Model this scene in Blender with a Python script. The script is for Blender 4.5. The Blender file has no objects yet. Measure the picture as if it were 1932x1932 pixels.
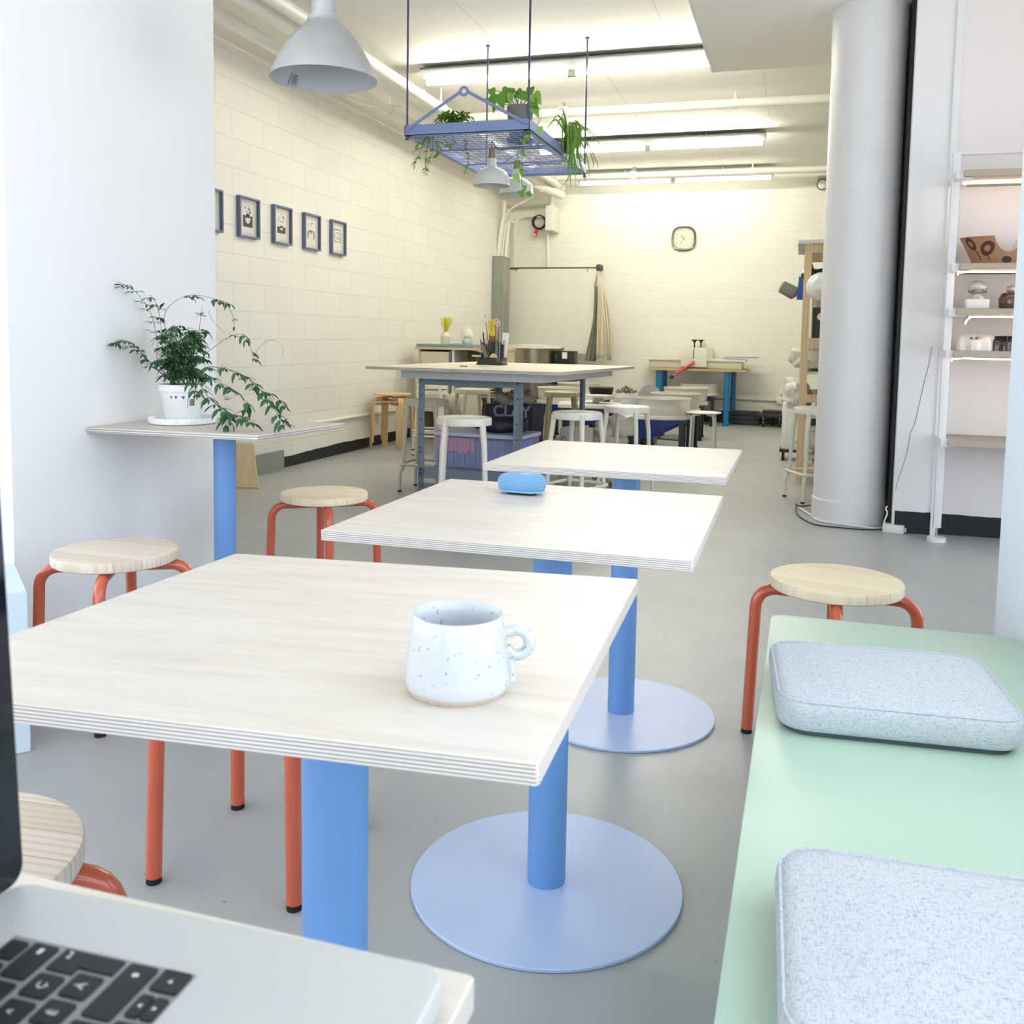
import bpy, bmesh, math, random
from math import sin, cos, pi, radians, sqrt, atan2
from mathutils import Vector, Matrix
random.seed(7)
scene = bpy.context.scene
COL = scene.collection
# ------------------------------------------------------------------ camera geometry
EYE = Vector((0.0, 0.0, 1.065))
FPX, CXP, CYP = 1767.0, 966.0, 781.0
def cam_rot(a, b, c):
    ca, sa, cb, sb, cc, sc = cos(a), sin(a), cos(b), sin(b), cos(c), sin(c)
    Rz = Matrix(((ca, sa, 0), (-sa, ca, 0), (0, 0, 1)))
    P = Matrix(((1, 0, 0), (0, 0, -1), (0, 1, 0)))
    Rx = Matrix(((1, 0, 0), (0, cb, -sb), (0, sb, cb)))
    Rr = Matrix(((cc, -sc, 0), (sc, cc, 0), (0, 0, 1)))
    return Rr @ Rx @ P @ Rz
CR = cam_rot(.2955, .0812, .0167)
def at(px, py, X=None, Y=None, Z=None):
    """real-world point seen at photo pixel (px,py) on the plane X=, Y= or Z="""
    d = CR.transposed() @ Vector(((px - CXP) / FPX, (py - CYP) / FPX, 1))
    if X is not None: t = X / d.x
    elif Y is not None: t = Y / d.y
    else: t = (Z - EYE.z) / d.z
    return EYE + d * t
# ------------------------------------------------------------------ mesh builder
def rrect(w, d, r, n=6, cx=0, cy=0):
    pts = []
    for (sx, sy, a0) in ((1, 1, 0), (-1, 1, 90), (-1, -1, 180), (1, -1, 270)):
        for i in range(n + 1):
            a = radians(a0 + 90 * i / n)
            pts.append((cx + sx * (w / 2 - r) + r * cos(a), cy + sy * (d / 2 - r) + r * sin(a)))
    return pts
class MB:
    def __init__(s): s.v = []; s.f = []; s.mi = []; s.sm = []
    def add(s, vs, fs, mi=0, smooth=False, M=None):
        o = len(s.v)
        for v in vs:
            v = Vector(v)
            s.v.append(M @ v if M is not None else v)
        for f in fs: s.f.append([i + o for i in f]); s.mi.append(mi); s.sm.append(smooth)
        return s
    def box(s, x0, x1, y0, y1, z0, z1, mi=0, M=None):
        vs = [(x, y, z) for z in (z0, z1) for y in (y0, y1) for x in (x0, x1)]
        return s.add(vs, [(0, 2, 3, 1), (4, 5, 7, 6), (0, 1, 5, 4), (2, 6, 7, 3), (0, 4, 6, 2), (1, 3, 7, 5)], mi, False, M)
    def prism(s, poly, z0, z1, mi=0, M=None, mi_side=None, smooth=False):
        n = len(poly)
        vs = [(p[0], p[1], z0) for p in poly] + [(p[0], p[1], z1) for p in poly]
        s.add(vs, [tuple(range(n - 1, -1, -1)), tuple(range(n, 2 * n))], mi, False, M)
        o = len(s.v) - 2 * n
        for i in range(n):
            j = (i + 1) % n
            s.f.append([o + i, o + j, o + n + j, o + n + i]); s.mi.append(mi if mi_side is None else mi_side); s.sm.append(smooth)
        return s
    def lathe(s, prof, n=32, mi=0, M=None, smooth=True, cap0=False, cap1=False, sx=1, sy=1):
        vs = []; fs = []
        m = len(prof)
        for i in range(n):
            a = 2 * pi * i / n
            for (r, z) in prof: vs.append((r * cos(a) * sx, r * sin(a) * sy, z))
        for i in range(n):
            j = (i + 1) % n
            for k in range(m - 1): fs.append((i * m + k, j * m + k, j * m + k + 1, i * m + k + 1))
        s.add(vs, fs, mi, smooth, M)
        o = len(s.v) - n * m
        if cap0: s.f.append([o + i * m for i in range(n - 1, -1, -1)]); s.mi.append(mi); s.sm.append(False)
        if cap1: s.f.append([o + i * m + m - 1 for i in range(n)]); s.mi.append(mi); s.sm.append(False)
        return s
    def cyl(s, p0, p1, r0, r1=None, n=16, mi=0, M=None, caps=True, smooth=True):
        p0 = Vector(p0); p1 = Vector(p1); r1 = r0 if r1 is None else r1
        d = p1 - p0; L = d.length
        if L < 1e-9: return s
        q = Vector((0, 0, 1)).rotation_difference(d.normalized()).to_matrix().to_4x4()
        T = Matrix.Translation(p0) @ q
        if M is not None: T = M @ T
        return s.lathe([(r0, 0), (r1, L)], n, mi, T, smooth, caps, caps)
    def tube(s, path, r, n=10, mi=0, M=None, closed=False, caps=True):
        P = [Vector(p) for p in path]
        m = len(P)
        if m < 2: return s
        rad = r if isinstance(r, (list, tuple)) else [r] * m
        vs = []; fs = []
        def tan(i):
            if closed: return (P[(i + 1) % m] - P[i - 1]).normalized()
            return (P[min(i + 1, m - 1)] - P[max(i - 1, 0)]).normalized()
        t = tan(0)
        u = t.cross(Vector((0, 0, 1)))
        if u.length < 1e-3: u = t.cross(Vector((1, 0, 0)))
        u.normalize()
        for i in range(m):
            t2 = tan(i)
            u = (u - t2 * u.dot(t2))
            if u.length < 1e-6: u = t2.cross(Vector((0.3, .5, .8)))
            u.normalize(); w = t2.cross(u)
            for k in range(n):
                a = 2 * pi * k / n
                vs.append(P[i] + (u * cos(a) + w * sin(a)) * rad[i])
        R = m if closed else m - 1
        for i in range(R):
            j = (i + 1) % m
            for k in range(n):
                l = (k + 1) % n
                fs.append((i * n + k, i * n + l, j * n + l, j * n + k))
        if not closed and caps:
            fs.append(tuple(range(n - 1, -1, -1))); fs.append(tuple((m - 1) * n + k for k in range(n)))
        return s.add(vs, fs, mi, True, M)
    def sphere(s, c, r, n=20, m=12, mi=0, M=None, sx=1, sy=1, sz=1):
        prof = [(r * sin(pi * k / m) if 0 < k < m else 1e-5, -r * cos(pi * k / m) * sz) for k in range(m + 1)]
        T = Matrix.Translation(c)
        if M is not None: T = M @ T
        return s.lathe(prof, n, mi, T, True, False, False, sx, sy)
    def leaf(s, base, d, up, L, W, mi=0, bend=.25, n=4, tip=1.0):
        """a cupped, pointed leaf with thickness-free blade but real curvature"""
        d = Vector(d).normalized(); up = Vector(up)
        side = d.cross(up)
        if side.length < 1e-4: side = d.cross(Vector((.31, .62, .2)))
        side.normalize(); up = side.cross(d).normalized()
        vs = []; fs = []
        for i in range(n + 1):
            t = i / n
            w = W * .5 * (sin(pi * min(1, t ** .8 * 1.0)) ** .8 if 0 < t < 1 else 0.02)
            c = Vector(base) + d * (L * t) - up * (bend * L * t * t)
            vs += [c - side * w + up * w * .25, c, c + side * w + up * w * .25]
        for i in range(n):
            for k in (0, 1): fs.append((i * 3 + k, i * 3 + k + 1, i * 3 + 4 + k, i * 3 + 3 + k))
        return s.add(vs, fs, mi, True)
    def xf(s, M): s.v = [M @ v for v in s.v]; return s
    def build(s, name, mats, parent=None, loc=None, rot=None, bev=0, seg=2, auto=None, doubles=False):
        me = bpy.data.meshes.new(name)
        me.from_pydata([tuple(v) for v in s.v], [], s.f)
        if not isinstance(mats, (list, tuple)): mats = [mats]
        for m in mats: me.materials.append(m)
        me.polygons.foreach_set('material_index', s.mi)
        me.polygons.foreach_set('use_smooth', s.sm)
        bm = bmesh.new(); bm.from_mesh(me)
        if doubles: bmesh.ops.remove_doubles(bm, verts=bm.verts, dist=1e-5)
        bmesh.ops.recalc_face_normals(bm, faces=bm.faces)
        if bev:
            es = [e for e in bm.edges if len(e.link_faces) == 2 and e.calc_face_angle(0) > radians(35)]
            bmesh.ops.bevel(bm, geom=es, offset=bev, segments=seg, profile=.6, affect='EDGES', clamp_overlap=True)
            for f in bm.faces: f.smooth = True
        bm.to_mesh(me); bm.free()
        if bev:
            try: me.set_sharp_from_angle(angle=radians(40))
            except Exception: pass
        elif any(s.sm):
            try: me.set_sharp_from_angle(angle=radians(auto or 50))
            except Exception: pass
        me.update()
        o = bpy.data.objects.new(name, me); COL.objects.link(o)
        if parent is not None: o.parent = parent
        if loc is not None: o.location = loc
        if rot is not None: o.rotation_euler = rot
        return o
def tag(o, label=None, cat=None, group=None, kind=None):
    if label: o['label'] = label
    if cat: o['category'] = cat
    if group: o['group'] = group
    if kind: o['kind'] = kind
    return o
def thing(name, label, cat, loc=(0, 0, 0), rz=0.0, group=None):
    o = bpy.data.objects.new(name, None); COL.objects.link(o)
    o.empty_display_size = .05
    o.location = loc; o.rotation_euler = (0, 0, rz)
    return tag(o, label, cat, group)
def dup(root, loc, rz=0.0, label=None, group=None, parent=None):
    kids = [c for c in bpy.data.objects if c.parent == root]
    r = root.copy(); COL.objects.link(r)
    if parent is not None: r.parent = parent
    else:
        r.location = loc; r.rotation_euler = (0, 0, rz)
        if label: r['label'] = label
        if group: r['group'] = group
    for c in kids: dup(c, None, parent=r)
    return r
def structure(o): o['kind'] = 'structure'; return o
def text_mb(mb, s, size, M, mi=0, ext=0.0, bold=0.0):
    cu = bpy.data.curves.new('t', 'FONT'); cu.body = s; cu.size = size; cu.align_x = 'CENTER'; cu.align_y = 'CENTER'
    cu.extrude = ext; cu.offset = bold; cu.resolution_u = 3
    ob = bpy.data.objects.new('t', cu); COL.objects.link(ob)
    dg = bpy.context.evaluated_depsgraph_get()
    me = bpy.data.meshes.new_from_object(ob.evaluated_get(dg))
    mb.add([v.co.copy() for v in me.vertices], [tuple(p.vertices) for p in me.polygons], mi, False, M)
    bpy.data.objects.remove(ob); bpy.data.curves.remove(cu); bpy.data.meshes.remove(me)
from mathutils import noise as mnoise
def crumple(mb, amp, freq, i0=0):
    for i in range(i0, len(mb.v)):
        v = mb.v[i]; mb.v[i] = v + mnoise.noise_vector(v * freq) * amp + mnoise.noise_vector(v * freq * 2.7) * amp * .45
    return mb
def bez(p0, p1, p2, p3, n=10):
    p0, p1, p2, p3 = map(Vector, (p0, p1, p2, p3)); out = []
    for i in range(n + 1):
        t = i / n; u = 1 - t
        out.append(p0 * u ** 3 + p1 * 3 * u * u * t + p2 * 3 * u * t * t + p3 * t ** 3)
    return out
def spline(pts, n=6):
    P = [Vector(p) for p in pts]; out = []
    for i in range(len(P) - 1):
        a = P[max(i - 1, 0)]; b = P[i]; c = P[i + 1]; d = P[min(i + 2, len(P) - 1)]
        for k in range(n):
            t = k / n
            out.append(.5 * ((2 * b) + (c - a) * t + (2 * a - 5 * b + 4 * c - d) * t * t + (3 * b - a - 3 * c + d) * t ** 3))
    out.append(P[-1]); return out
def T(x, y, z): return Matrix.Translation((x, y, z))
def RX(a): return Matrix.Rotation(a, 4, 'X')
def RY(a): return Matrix.Rotation(a, 4, 'Y')
def RZ(a): return Matrix.Rotation(a, 4, 'Z')
EXPO = 1.0
SKY = (.77, .88, 1.0, 1)
GROUND = (.85, .88, .92, 1)
SKY_STRENGTH = 2.15
TUBECOL = (255, 249, 232)
TUBE_STRENGTH = (58.0, 74.0, 10.0)
# ------------------------------------------------------------------ materials
def lin(c):
    def f(u):
        u /= 255.0
        return u / 12.92 if u <= .04045 else ((u + .055) / 1.055) ** 2.4
    return (f(c[0]), f(c[1]), f(c[2]), 1.0)
class NT:
    def __init__(s, name):
        s.m = bpy.data.materials.new(name); s.m.use_nodes = True
        s.n = s.m.node_tree.nodes; s.l = s.m.node_tree.links
        s.b = s.n['Principled BSDF']
    def new(s, t, **k):
        n = s.n.new(t)
        for a, v in k.items():
            if hasattr(n, a): setattr(n, a, v)
        return n
    def link(s, a, b): s.l.new(a, b)
    def coord(s, kind='Object', scale=(1, 1, 1), rot=(0, 0, 0), loc=(0, 0, 0)):
        tc = s.new('ShaderNodeTexCoord'); mp = s.new('ShaderNodeMapping')
        mp.inputs['Scale'].default_value = scale; mp.inputs['Rotation'].default_value = rot; mp.inputs['Location'].default_value = loc
        s.link(tc.outputs[kind], mp.inputs['Vector']); return mp.outputs['Vector']
    def noise(s, vec, scale=5, detail=4, rough=.5, dist=0.0):
        n = s.new('ShaderNodeTexNoise'); n.inputs['Scale'].default_value = scale; n.inputs['Detail'].default_value = detail
        n.inputs['Roughness'].default_value = rough; n.inputs['Distortion'].default_value = dist
        s.link(vec, n.inputs['Vector']); return n.outputs['Fac']
    def ramp(s, fac, stops):
        r = s.new('ShaderNodeValToRGB'); e = r.color_ramp.elements
        while len(e) < len(stops): e.new(.5)
        for i, (p, c) in enumerate(stops): e[i].position = p; e[i].color = c if len(c) == 4 else lin(c)
        s.link(fac, r.inputs['Fac']); return r.outputs['Color']
    def mix(s, fac, a, b, mode='MIX'):
        n = s.new('ShaderNodeMix', data_type='RGBA', blend_type=mode)
        for sock, v in ((n.inputs[0], fac), (n.inputs[6], a), (n.inputs[7], b)):
            if isinstance(v, (int, float)): sock.default_value = v
            elif isinstance(v, tuple): sock.default_value = v if len(v) == 4 else lin(v)
            else: s.link(v, sock)
        return n.outputs[2]
    def math(s, op, a, b=0.0):
        n = s.new('ShaderNodeMath', operation=op)
        for sock, v in ((n.inputs[0], a), (n.inputs[1], b)):
            if isinstance(v, (int, float)): sock.default_value = v
            else: s.link(v, sock)
        return n.outputs[0]
    def bump(s, h, strength=.2, dist=.01):
        n = s.new('ShaderNodeBump'); n.inputs['Strength'].default_value = strength; n.inputs['Distance'].default_value = dist
        s.link(h, n.inputs['Height']); s.link(n.outputs['Normal'], s.b.inputs['Normal'])
    def base(s, c, rough=.5, metal=0.0, spec=None, coat=0.0):
        if isinstance(c, tuple): s.b.inputs['Base Color'].default_value = lin(c) if len(c) == 3 else c
        else: s.link(c, s.b.inputs['Base Color'])
        s.b.inputs['Roughness'].default_value = rough; s.b.inputs['Metallic'].default_value = metal
        if spec is not None: s.b.inputs['Specular IOR Level'].default_value = spec
        if coat: s.b.inputs['Coat Weight'].default_value = coat; s.b.inputs['Coat Roughness'].default_value = .08
        return s
MATS = {}
def flat(name, c, rough=.5, metal=0.0, spec=None, coat=0.0, var=.06, vs=6.0, bump=0.0, bs=60.0):
    """painted / plastic / metal surface with a little procedural unevenness"""
    if name in MATS: return MATS[name]
    t = NT(name); v = t.coord('Object')
    f = t.noise(v, vs, 3)
    c2 = tuple(max(0, x * (1 - var)) for x in c)
    t.base(t.mix(f, tuple(c), c2), rough, metal, spec, coat)
    if bump: t.bump(t.noise(v, bs, 4), bump, .004)
    MATS[name] = t.m; return t.m
def emit(name, c, strength):
    t = NT(name); t.base((240, 240, 240), .5)
    t.b.inputs['Emission Color'].default_value = lin(c); t.b.inputs['Emission Strength'].default_value = strength
    return t.m
def m_wall(name, c, bump=.06):
    t = NT(name); v = t.coord('Object')
    f = t.noise(v, 1.3, 5, .6); g = t.noise(v, 90, 3)
    t.base(t.mix(t.math('MULTIPLY', f, .35), tuple(c), tuple(x * .95 for x in c)), .62, spec=.3)
    t.bump(g, bump, .003); return t.m
def m_block(name, c, horiz, w, h, off=(0, 0), mort=.006, dark=.90, bump=.35):
    t = NT(name); tc = t.new('ShaderNodeTexCoord'); sp = t.new('ShaderNodeSeparateXYZ'); cb = t.new('ShaderNodeCombineXYZ')
    t.link(tc.outputs['Object'], sp.inputs[0])
    t.link(t.math('ADD', sp.outputs[horiz], off[0]), cb.inputs[0]); t.link(t.math('ADD', sp.outputs['Z'], off[1]), cb.inputs[1])
    b = t.new('ShaderNodeTexBrick'); b.offset = .5; b.offset_frequency = 2
    b.inputs['Scale'].default_value = 1.0; b.inputs['Brick Width'].default_value = w; b.inputs['Row Height'].default_value = h
    b.inputs['Mortar Size'].default_value = mort; b.inputs['Mortar Smooth'].default_value = .35; b.inputs['Bias'].default_value = 0
    b.inputs['Color1'].default_value = lin(c); b.inputs['Color2'].default_value = lin(tuple(x * .985 for x in c))
    b.inputs['Mortar'].default_value = lin(tuple(x * dark for x in c))  # joints share the block paint; their shading is put into the colour
    t.link(cb.outputs[0], b.inputs['Vector'])
    v = t.coord('Object')
    n1 = t.noise(v, 1.1, 5, .65); spots = t.noise(v, 55, 2)
    col = t.mix(t.math('MULTIPLY', n1, .25), b.outputs['Color'], tuple(x * .95 for x in c))
    pits = t.ramp(spots, [(.0, (1, 1, 1, 1)), (.28, (0, 0, 0, 1)), (1, (0, 0, 0, 1))])
    col = t.mix(t.math('MULTIPLY', pits, .35), col, tuple(x * .72 for x in c))
    t.base(col, .6, spec=.3)
    hgt = t.math('ADD', t.math('MULTIPLY', b.outputs['Fac'], -1.0), t.math('MULTIPLY', t.noise(v, 40, 4), .25))
    t.bump(hgt, bump, .006); return t.m
def m_ply(name, c, c2, axis='X', scale=1.0):
    """pale birch face: long faint grain along one axis, scuffs"""
    t = NT(name)
    s = (1.5, 16, 1) if axis == 'X' else (16, 1.5, 1)
    v = t.coord('Object', tuple(x * scale for x in s))
    f = t.noise(v, 2.2, 6, .6, .6); g = t.noise(t.coord('Object', tuple(x * scale * 5 for x in s)), 2, 4)
    col = t.mix(t.ramp(f, [(.40, (0, 0, 0, 1)), (.75, (1, 1, 1, 1))]), tuple(c), tuple(c2))
    col = t.mix(t.math('MULTIPLY', t.ramp(g, [(.6, (0, 0, 0, 1)), (.72, (1, 1, 1, 1))]), .25), col, tuple(x * .82 for x in c2))
    sc = t.noise(t.coord('Object', (3, 30, 1), (0, 0, .5)), 4, 3)
    col = t.mix(t.math('MULTIPLY', t.ramp(sc, [(.70, (0, 0, 0, 1)), (.74, (1, 1, 1, 1))]), .25), col, (150, 135, 120))
    t.base(col, .42, spec=.4); t.bump(f, .03, .002); return t.m
def m_plyedge(name, th=.0175, n=11):
    t = NT(name); tc = t.new('ShaderNodeTexCoord'); sp = t.new('ShaderNodeSeparateXYZ'); t.link(tc.outputs['Object'], sp.inputs[0])
    u = t.math('MULTIPLY', sp.outputs['Z'], n / th)
    w = t.math('PINGPONG', u, 1.0)
    gr = t.noise(t.coord('Object', (25, 25, 300)), 3, 3)
    col = t.mix(t.ramp(w, [(.35, (0, 0, 0, 1)), (.6, (1, 1, 1, 1))]), (226, 220, 214), (158, 146, 140))
    col = t.mix(t.math('MULTIPLY', gr, .25), col, (150, 135, 125))
    t.base(col, .6); return t.m
def m_pine(name, c, c2, rot=0.0, s=1.0):
    t = NT(name)
    mp2 = t.new('ShaderNodeMapping'); mp2.inputs['Scale'].default_value = (1.2 * s, 9 * s, 1); t.link(t.coord('Object', (1, 1, 1), (0, 0, rot)), mp2.inputs['Vector']); v = mp2.outputs['Vector']
    w = t.new('ShaderNodeTexWave', wave_type='BANDS', bands_direction='Y'); w.inputs['Scale'].default_value = 2.6
    w.inputs['Distortion'].default_value = 2.6; w.inputs['Detail'].default_value = 3; w.inputs['Detail Scale'].default_value = 1.2
    t.link(v, w.inputs['Vector'])
    strip = t.new('ShaderNodeTexBrick'); strip.offset = 0; strip.inputs['Scale'].default_value = 1; strip.inputs['Brick Width'].default_value = 4
    strip.inputs['Row Height'].default_value = .055; strip.inputs['Mortar Size'].default_value = .0006
    strip.inputs['Color1'].default_value = lin(c); strip.inputs['Color2'].default_value = lin(tuple(a * .55 + b * .45 for a, b in zip(c, c2))); strip.inputs['Mortar'].default_value = lin(tuple(x * .8 for x in c2))
    t.link(t.coord('Object', (1, 1, 1), (0, 0, rot), (.5, .021, 0)), strip.inputs['Vector'])
    col = t.mix(t.math('MULTIPLY', t.ramp(w.outputs['Fac'], [(.5, (0, 0, 0, 1)), (.95, (1, 1, 1, 1))]), .42), strip.outputs['Color'], tuple(c2))
    t.base(col, .5, spec=.35); t.bump(w.outputs['Fac'], .03, .001); return t.m
def m_fabric(name, c, dark, scale=420):
    t = NT(name); v = t.coord('Object')
    a = t.noise(t.coord('Object', (1, .22, 1)), scale, 2); b = t.noise(t.coord('Object', (.22, 1, 1)), scale, 2)
    k = t.math('MULTIPLY', t.ramp(a, [(.42, (0, 0, 0, 1)), (.62, (1, 1, 1, 1))]), t.ramp(b, [(.40, (0, 0, 0, 1)), (.66, (1, 1, 1, 1))]))
    big = t.noise(v, 9, 3)
    col = t.mix(k, tuple(c), tuple(dark)); col = t.mix(t.math('MULTIPLY', big, .25), col, tuple(x * .93 for x in c))
    t.base(col, .9, spec=.15); t.b.inputs['Sheen Weight'].default_value = .2
    t.bump(t.math('ADD', a, b), .35, .002); return t.m
def m_speck(name, c, spk, scale=120, thr=.12, rough=.3):
    t = NT(name); v = t.coord('Object')
    vo = t.new('ShaderNodeTexVoronoi'); vo.inputs['Scale'].default_value = scale; t.link(v, vo.inputs['Vector'])
    keep = t.noise(v, 25, 1)
    k = t.math('MULTIPLY', t.ramp(vo.outputs['Distance'], [(thr * .8, (1, 1, 1, 1)), (thr * 1.3, (0, 0, 0, 1))]), t.ramp(keep, [(.50, (0, 0, 0, 1)), (.6, (1, 1, 1, 1))]))
    t.base(t.mix(t.math('MULTIPLY', k, .75), tuple(c), tuple(spk)), rough); t.bump(t.noise(v, 30, 3), .05, .003); return t.m
def m_floor():
    t = NT('painted_concrete'); v = t.coord('Object')
    a = t.noise(v, .9, 6, .65, .4); b = t.noise(v, 6, 6, .7, .8); c = t.noise(t.coord('Object', (1, 1.6, 1)), 26, 3)
    col = t.ramp(a, [(.3, (154, 157, 160)), (.55, (166, 168, 168)), (.8, (176, 176, 172))])
    col = t.mix(t.math('MULTIPLY', t.ramp(b, [(.55, (0, 0, 0, 1)), (.75, (1, 1, 1, 1))]), .32), col, (178, 176, 170))
    col = t.mix(t.math('MULTIPLY', t.ramp(c, [(.70, (0, 0, 0, 1)), (.76, (1, 1, 1, 1))]), .4), col, (205, 204, 200))
    d = t.noise(t.coord('Object', (1, 1, 1), (0, 0, 0), (3, 5, 0)), 34, 2)
    col = t.mix(t.math('MULTIPLY', t.ramp(d, [(.72, (0, 0, 0, 1)), (.77, (1, 1, 1, 1))]), .6), col, (84, 84, 84))
    t.base(col, .38, spec=.45)
    rr = t.ramp(b, [(.2, (.30, .30, .30, 1)), (.9, (.5, .5, .5, 1))]); t.link(rr, t.b.inputs['Roughness'])
    t.bump(b, .04, .004); return t.m
def m_ceiling():
    t = NT('painted_slab'); tc = t.new('ShaderNodeTexCoord')
    b = t.new('ShaderNodeTexBrick'); b.offset = .5
    b.inputs['Scale'].default_value = 1; b.inputs['Brick Width'].default_value = 1.22; b.inputs['Row Height'].default_value = 2.44
    b.inputs['Mortar Size'].default_value = .004; b.inputs['Mortar Smooth'].default_value = .2
    b.inputs['Color1'].default_value = lin((238, 236, 230)); b.inputs['Color2'].default_value = lin((235, 233, 227)); b.inputs['Mortar'].default_value = lin((214, 210, 198))
    t.link(t.coord('Object', (1, 1, 1), (0, 0, 0), (.36, .4, 0)), b.inputs['Vector'])
    v = t.coord('Object', (1, 3, 1)); n = t.noise(v, 9, 4, .6, .5); m = t.noise(t.coord('Object'), 1.2, 4)
    col = t.mix(t.math('MULTIPLY', t.ramp(n, [(.72, (0, 0, 0, 1)), (.80, (1, 1, 1, 1))]), .4), b.outputs['Color'], (180, 174, 160))
    col = t.mix(t.math('MULTIPLY', m, .2), col, (225, 220, 208))
    t.base(col, .7, spec=.25); t.bump(t.math('ADD', n, t.math('MULTIPLY', b.outputs['Fac'], -1)), .12, .006); return t.m
def m_leaf(name, c, c2, rough=.4):
    t = NT(name); v = t.coord('Object')
    f = t.noise(v, 22, 2); t.base(t.mix(f, tuple(c), tuple(c2)), rough, spec=.4)
    try: t.b.inputs['Subsurface Weight'].default_value = .0
    except Exception: pass
    return t.m
def m_clear(name, c, alpha, rough=.25):
    t = NT(name); t.base(c, rough); t.b.inputs['Alpha'].default_value = alpha; return t.m
WHITE_WALL = m_wall('white_plaster', (238, 237, 238))
WHITE_TRIM = flat('white_paint', (236, 236, 238), .45, var=.03)
SHELF_WALL = m_wall('shelf_wall_plaster', (236, 230, 228))
BLOCK = m_block('painted_concrete_block', (242, 240, 233), 'Y', .4064, .2032, (0.0, -.005), .0042, .93)
BRICK = m_block('painted_split_block', (241, 239, 228), 'X', .4064, .1085, (0.1, 0.02), .004, .95, .3)
FLOOR = m_floor(); CEIL = m_ceiling()
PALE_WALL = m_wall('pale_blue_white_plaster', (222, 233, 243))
SOFFIT = m_wall('soffit_board', (246, 244, 238))
BLACKPAINT = flat('black_base_paint', (26, 27, 28), .45, var=.3, vs=14, bump=.15)
PLY = m_ply('birch_face', (208, 200, 190), (194, 183, 171)); PLYE = m_plyedge('birch_ply_edge')
BLUE = flat('powder_blue_paint', (108, 152, 210), .42, var=.05, vs=5)
DISC = flat('powder_blue_top_lit', (186, 203, 238), .38, var=.09, vs=3.5, bump=.05)  # pole blue lightened: brighter light on the upward face put into the colour
RED = flat('orange_red_enamel', (204, 94, 62), .25, coat=.5, var=.08, vs=9)
PINE = [m_pine('pine_seat_%s' % n, c1, c2, r) for n, r, c1, c2 in (('light', .25, (240, 226, 198), (224, 198, 160)), ('knotty', 1.2, (230, 212, 184), (206, 176, 140)), ('striped', .5, (226, 214, 198), (190, 168, 146)))]
MINT = flat('mint_laminate', (184, 207, 188), .38, var=.03, vs=2)
FAB = m_fabric('pale_blue_weave', (192, 197, 201), (132, 142, 154), 650); DARKFAB = flat('dark_underside', (74, 84, 92), .9)
BLACK = flat('black_plastic', (24, 25, 28), .42, var=.2); RUBBER = flat('black_rubber', (18, 18, 19), .8)
CREAMMETAL = flat('cream_enamel', (228, 224, 212), .3, coat=.3, var=.04)
WORNCREAM = flat('worn_cream_enamel', (204, 199, 184), .38, var=.08)
STEELBLUE = flat('blue_grey_steel', (122, 140, 158), .45, var=.08)
DARKSTEEL = flat('dark_grey_steel', (84, 88, 92), .45, var=.1)
GREYBOX = flat('grey_panel_paint', (142, 148, 138), .45, var=.05)
RACKBLUE = flat('slate_blue_paint', (140, 160, 212), .45, var=.08)
ALU = flat('brushed_aluminium', (190, 190, 189), .42, .2, var=.03)
STEEL = flat('stainless_steel', (176, 168, 152), .28, .9, var=.2, vs=4)
CHROME = flat('chrome', (200, 200, 200), .15, 1.0)
PIPE = flat('painted_pipe', (240, 238, 230), .45, var=.04, vs=4)
WHITEPL = flat('white_plastic', (236, 236, 232), .35, var=.03)
CERAM = flat('white_ceramic', (236, 232, 224), .2, coat=.4, var=.03)
BIRCH = m_pine('birch_veneer', (226, 196, 150), (204, 168, 120), 0.0, .5)
IVAR = m_pine('raw_pine', (226, 204, 166), (204, 170, 124), 1.57, .5)
PAPER = flat('white_paper', (240, 240, 236), .8, var=.02)
INK = flat('dark_ink', (48, 48, 50), .8)
NAVY = flat('royal_blue_plastic', (14, 52, 140), .4, var=.1)
OIL = flat('teal_blue_paint', (22, 118, 170), .4, var=.08)
CLOTH = flat('cream_canvas', (238, 228, 204), .95, var=.1, vs=20, bump=.3, bs=200)
SAGE = flat('sage_canvas', (146, 152, 132), .95, var=.12, vs=20)
SOIL = flat('potting_soil', (52, 44, 38), .95, var=.5, vs=60, bump=.8, bs=120)
LEAFD = m_leaf('dark_green_leaf', (34, 70, 44), (62, 104, 62)); LEAFL = m_leaf('lime_leaf', (122, 172, 44), (84, 140, 40))
LEAFH = m_leaf('heart_leaf_green', (84, 140, 44), (124, 172, 66)); LEAFH2 = m_leaf('heart_leaf_pale', (128, 176, 74), (158, 196, 104)); LEAFS = m_leaf('spider_leaf_green', (88, 136, 54), (142, 174, 94))
STEM = flat('green_stem', (74, 96, 58), .6)
YELLOW = flat('yellow_dried_grass', (226, 214, 26), .7, var=.15, vs=30)
BRASS = flat('dark_brass', (150, 138, 112), .35, .7)
# ------------------------------------------------------------------ camera
cd = bpy.data.cameras.new('camera'); cam = bpy.data.objects.new('camera', cd); COL.objects.link(cam)
cd.sensor_fit = 'HORIZONTAL'; cd.sensor_width = 36; cd.lens = FPX / 1932 * 36
cd.shift_x = 0; cd.shift_y = (CYP - 966) / 1932; cd.clip_start = .02; cd.clip_end = 60
r0, r1, r2 = (CR[i].copy() for i in range(3))
cam.matrix_world = Matrix(((r0.x, -r1.x, -r2.x, EYE.x), (r0.y, -r1.y, -r2.y, EYE.y), (r0.z, -r1.z, -r2.z, EYE.z), (0, 0, 0, 1)))
scene.camera = cam
cd.dof.use_dof = True; cd.dof.focus_distance = 2.6; cd.dof.aperture_fstop = 14.0
scene.view_settings.view_transform = 'Standard'; scene.view_settings.look = 'None'
scene.view_settings.gamma = 1.0; scene.view_settings.use_curve_mapping = False
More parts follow.
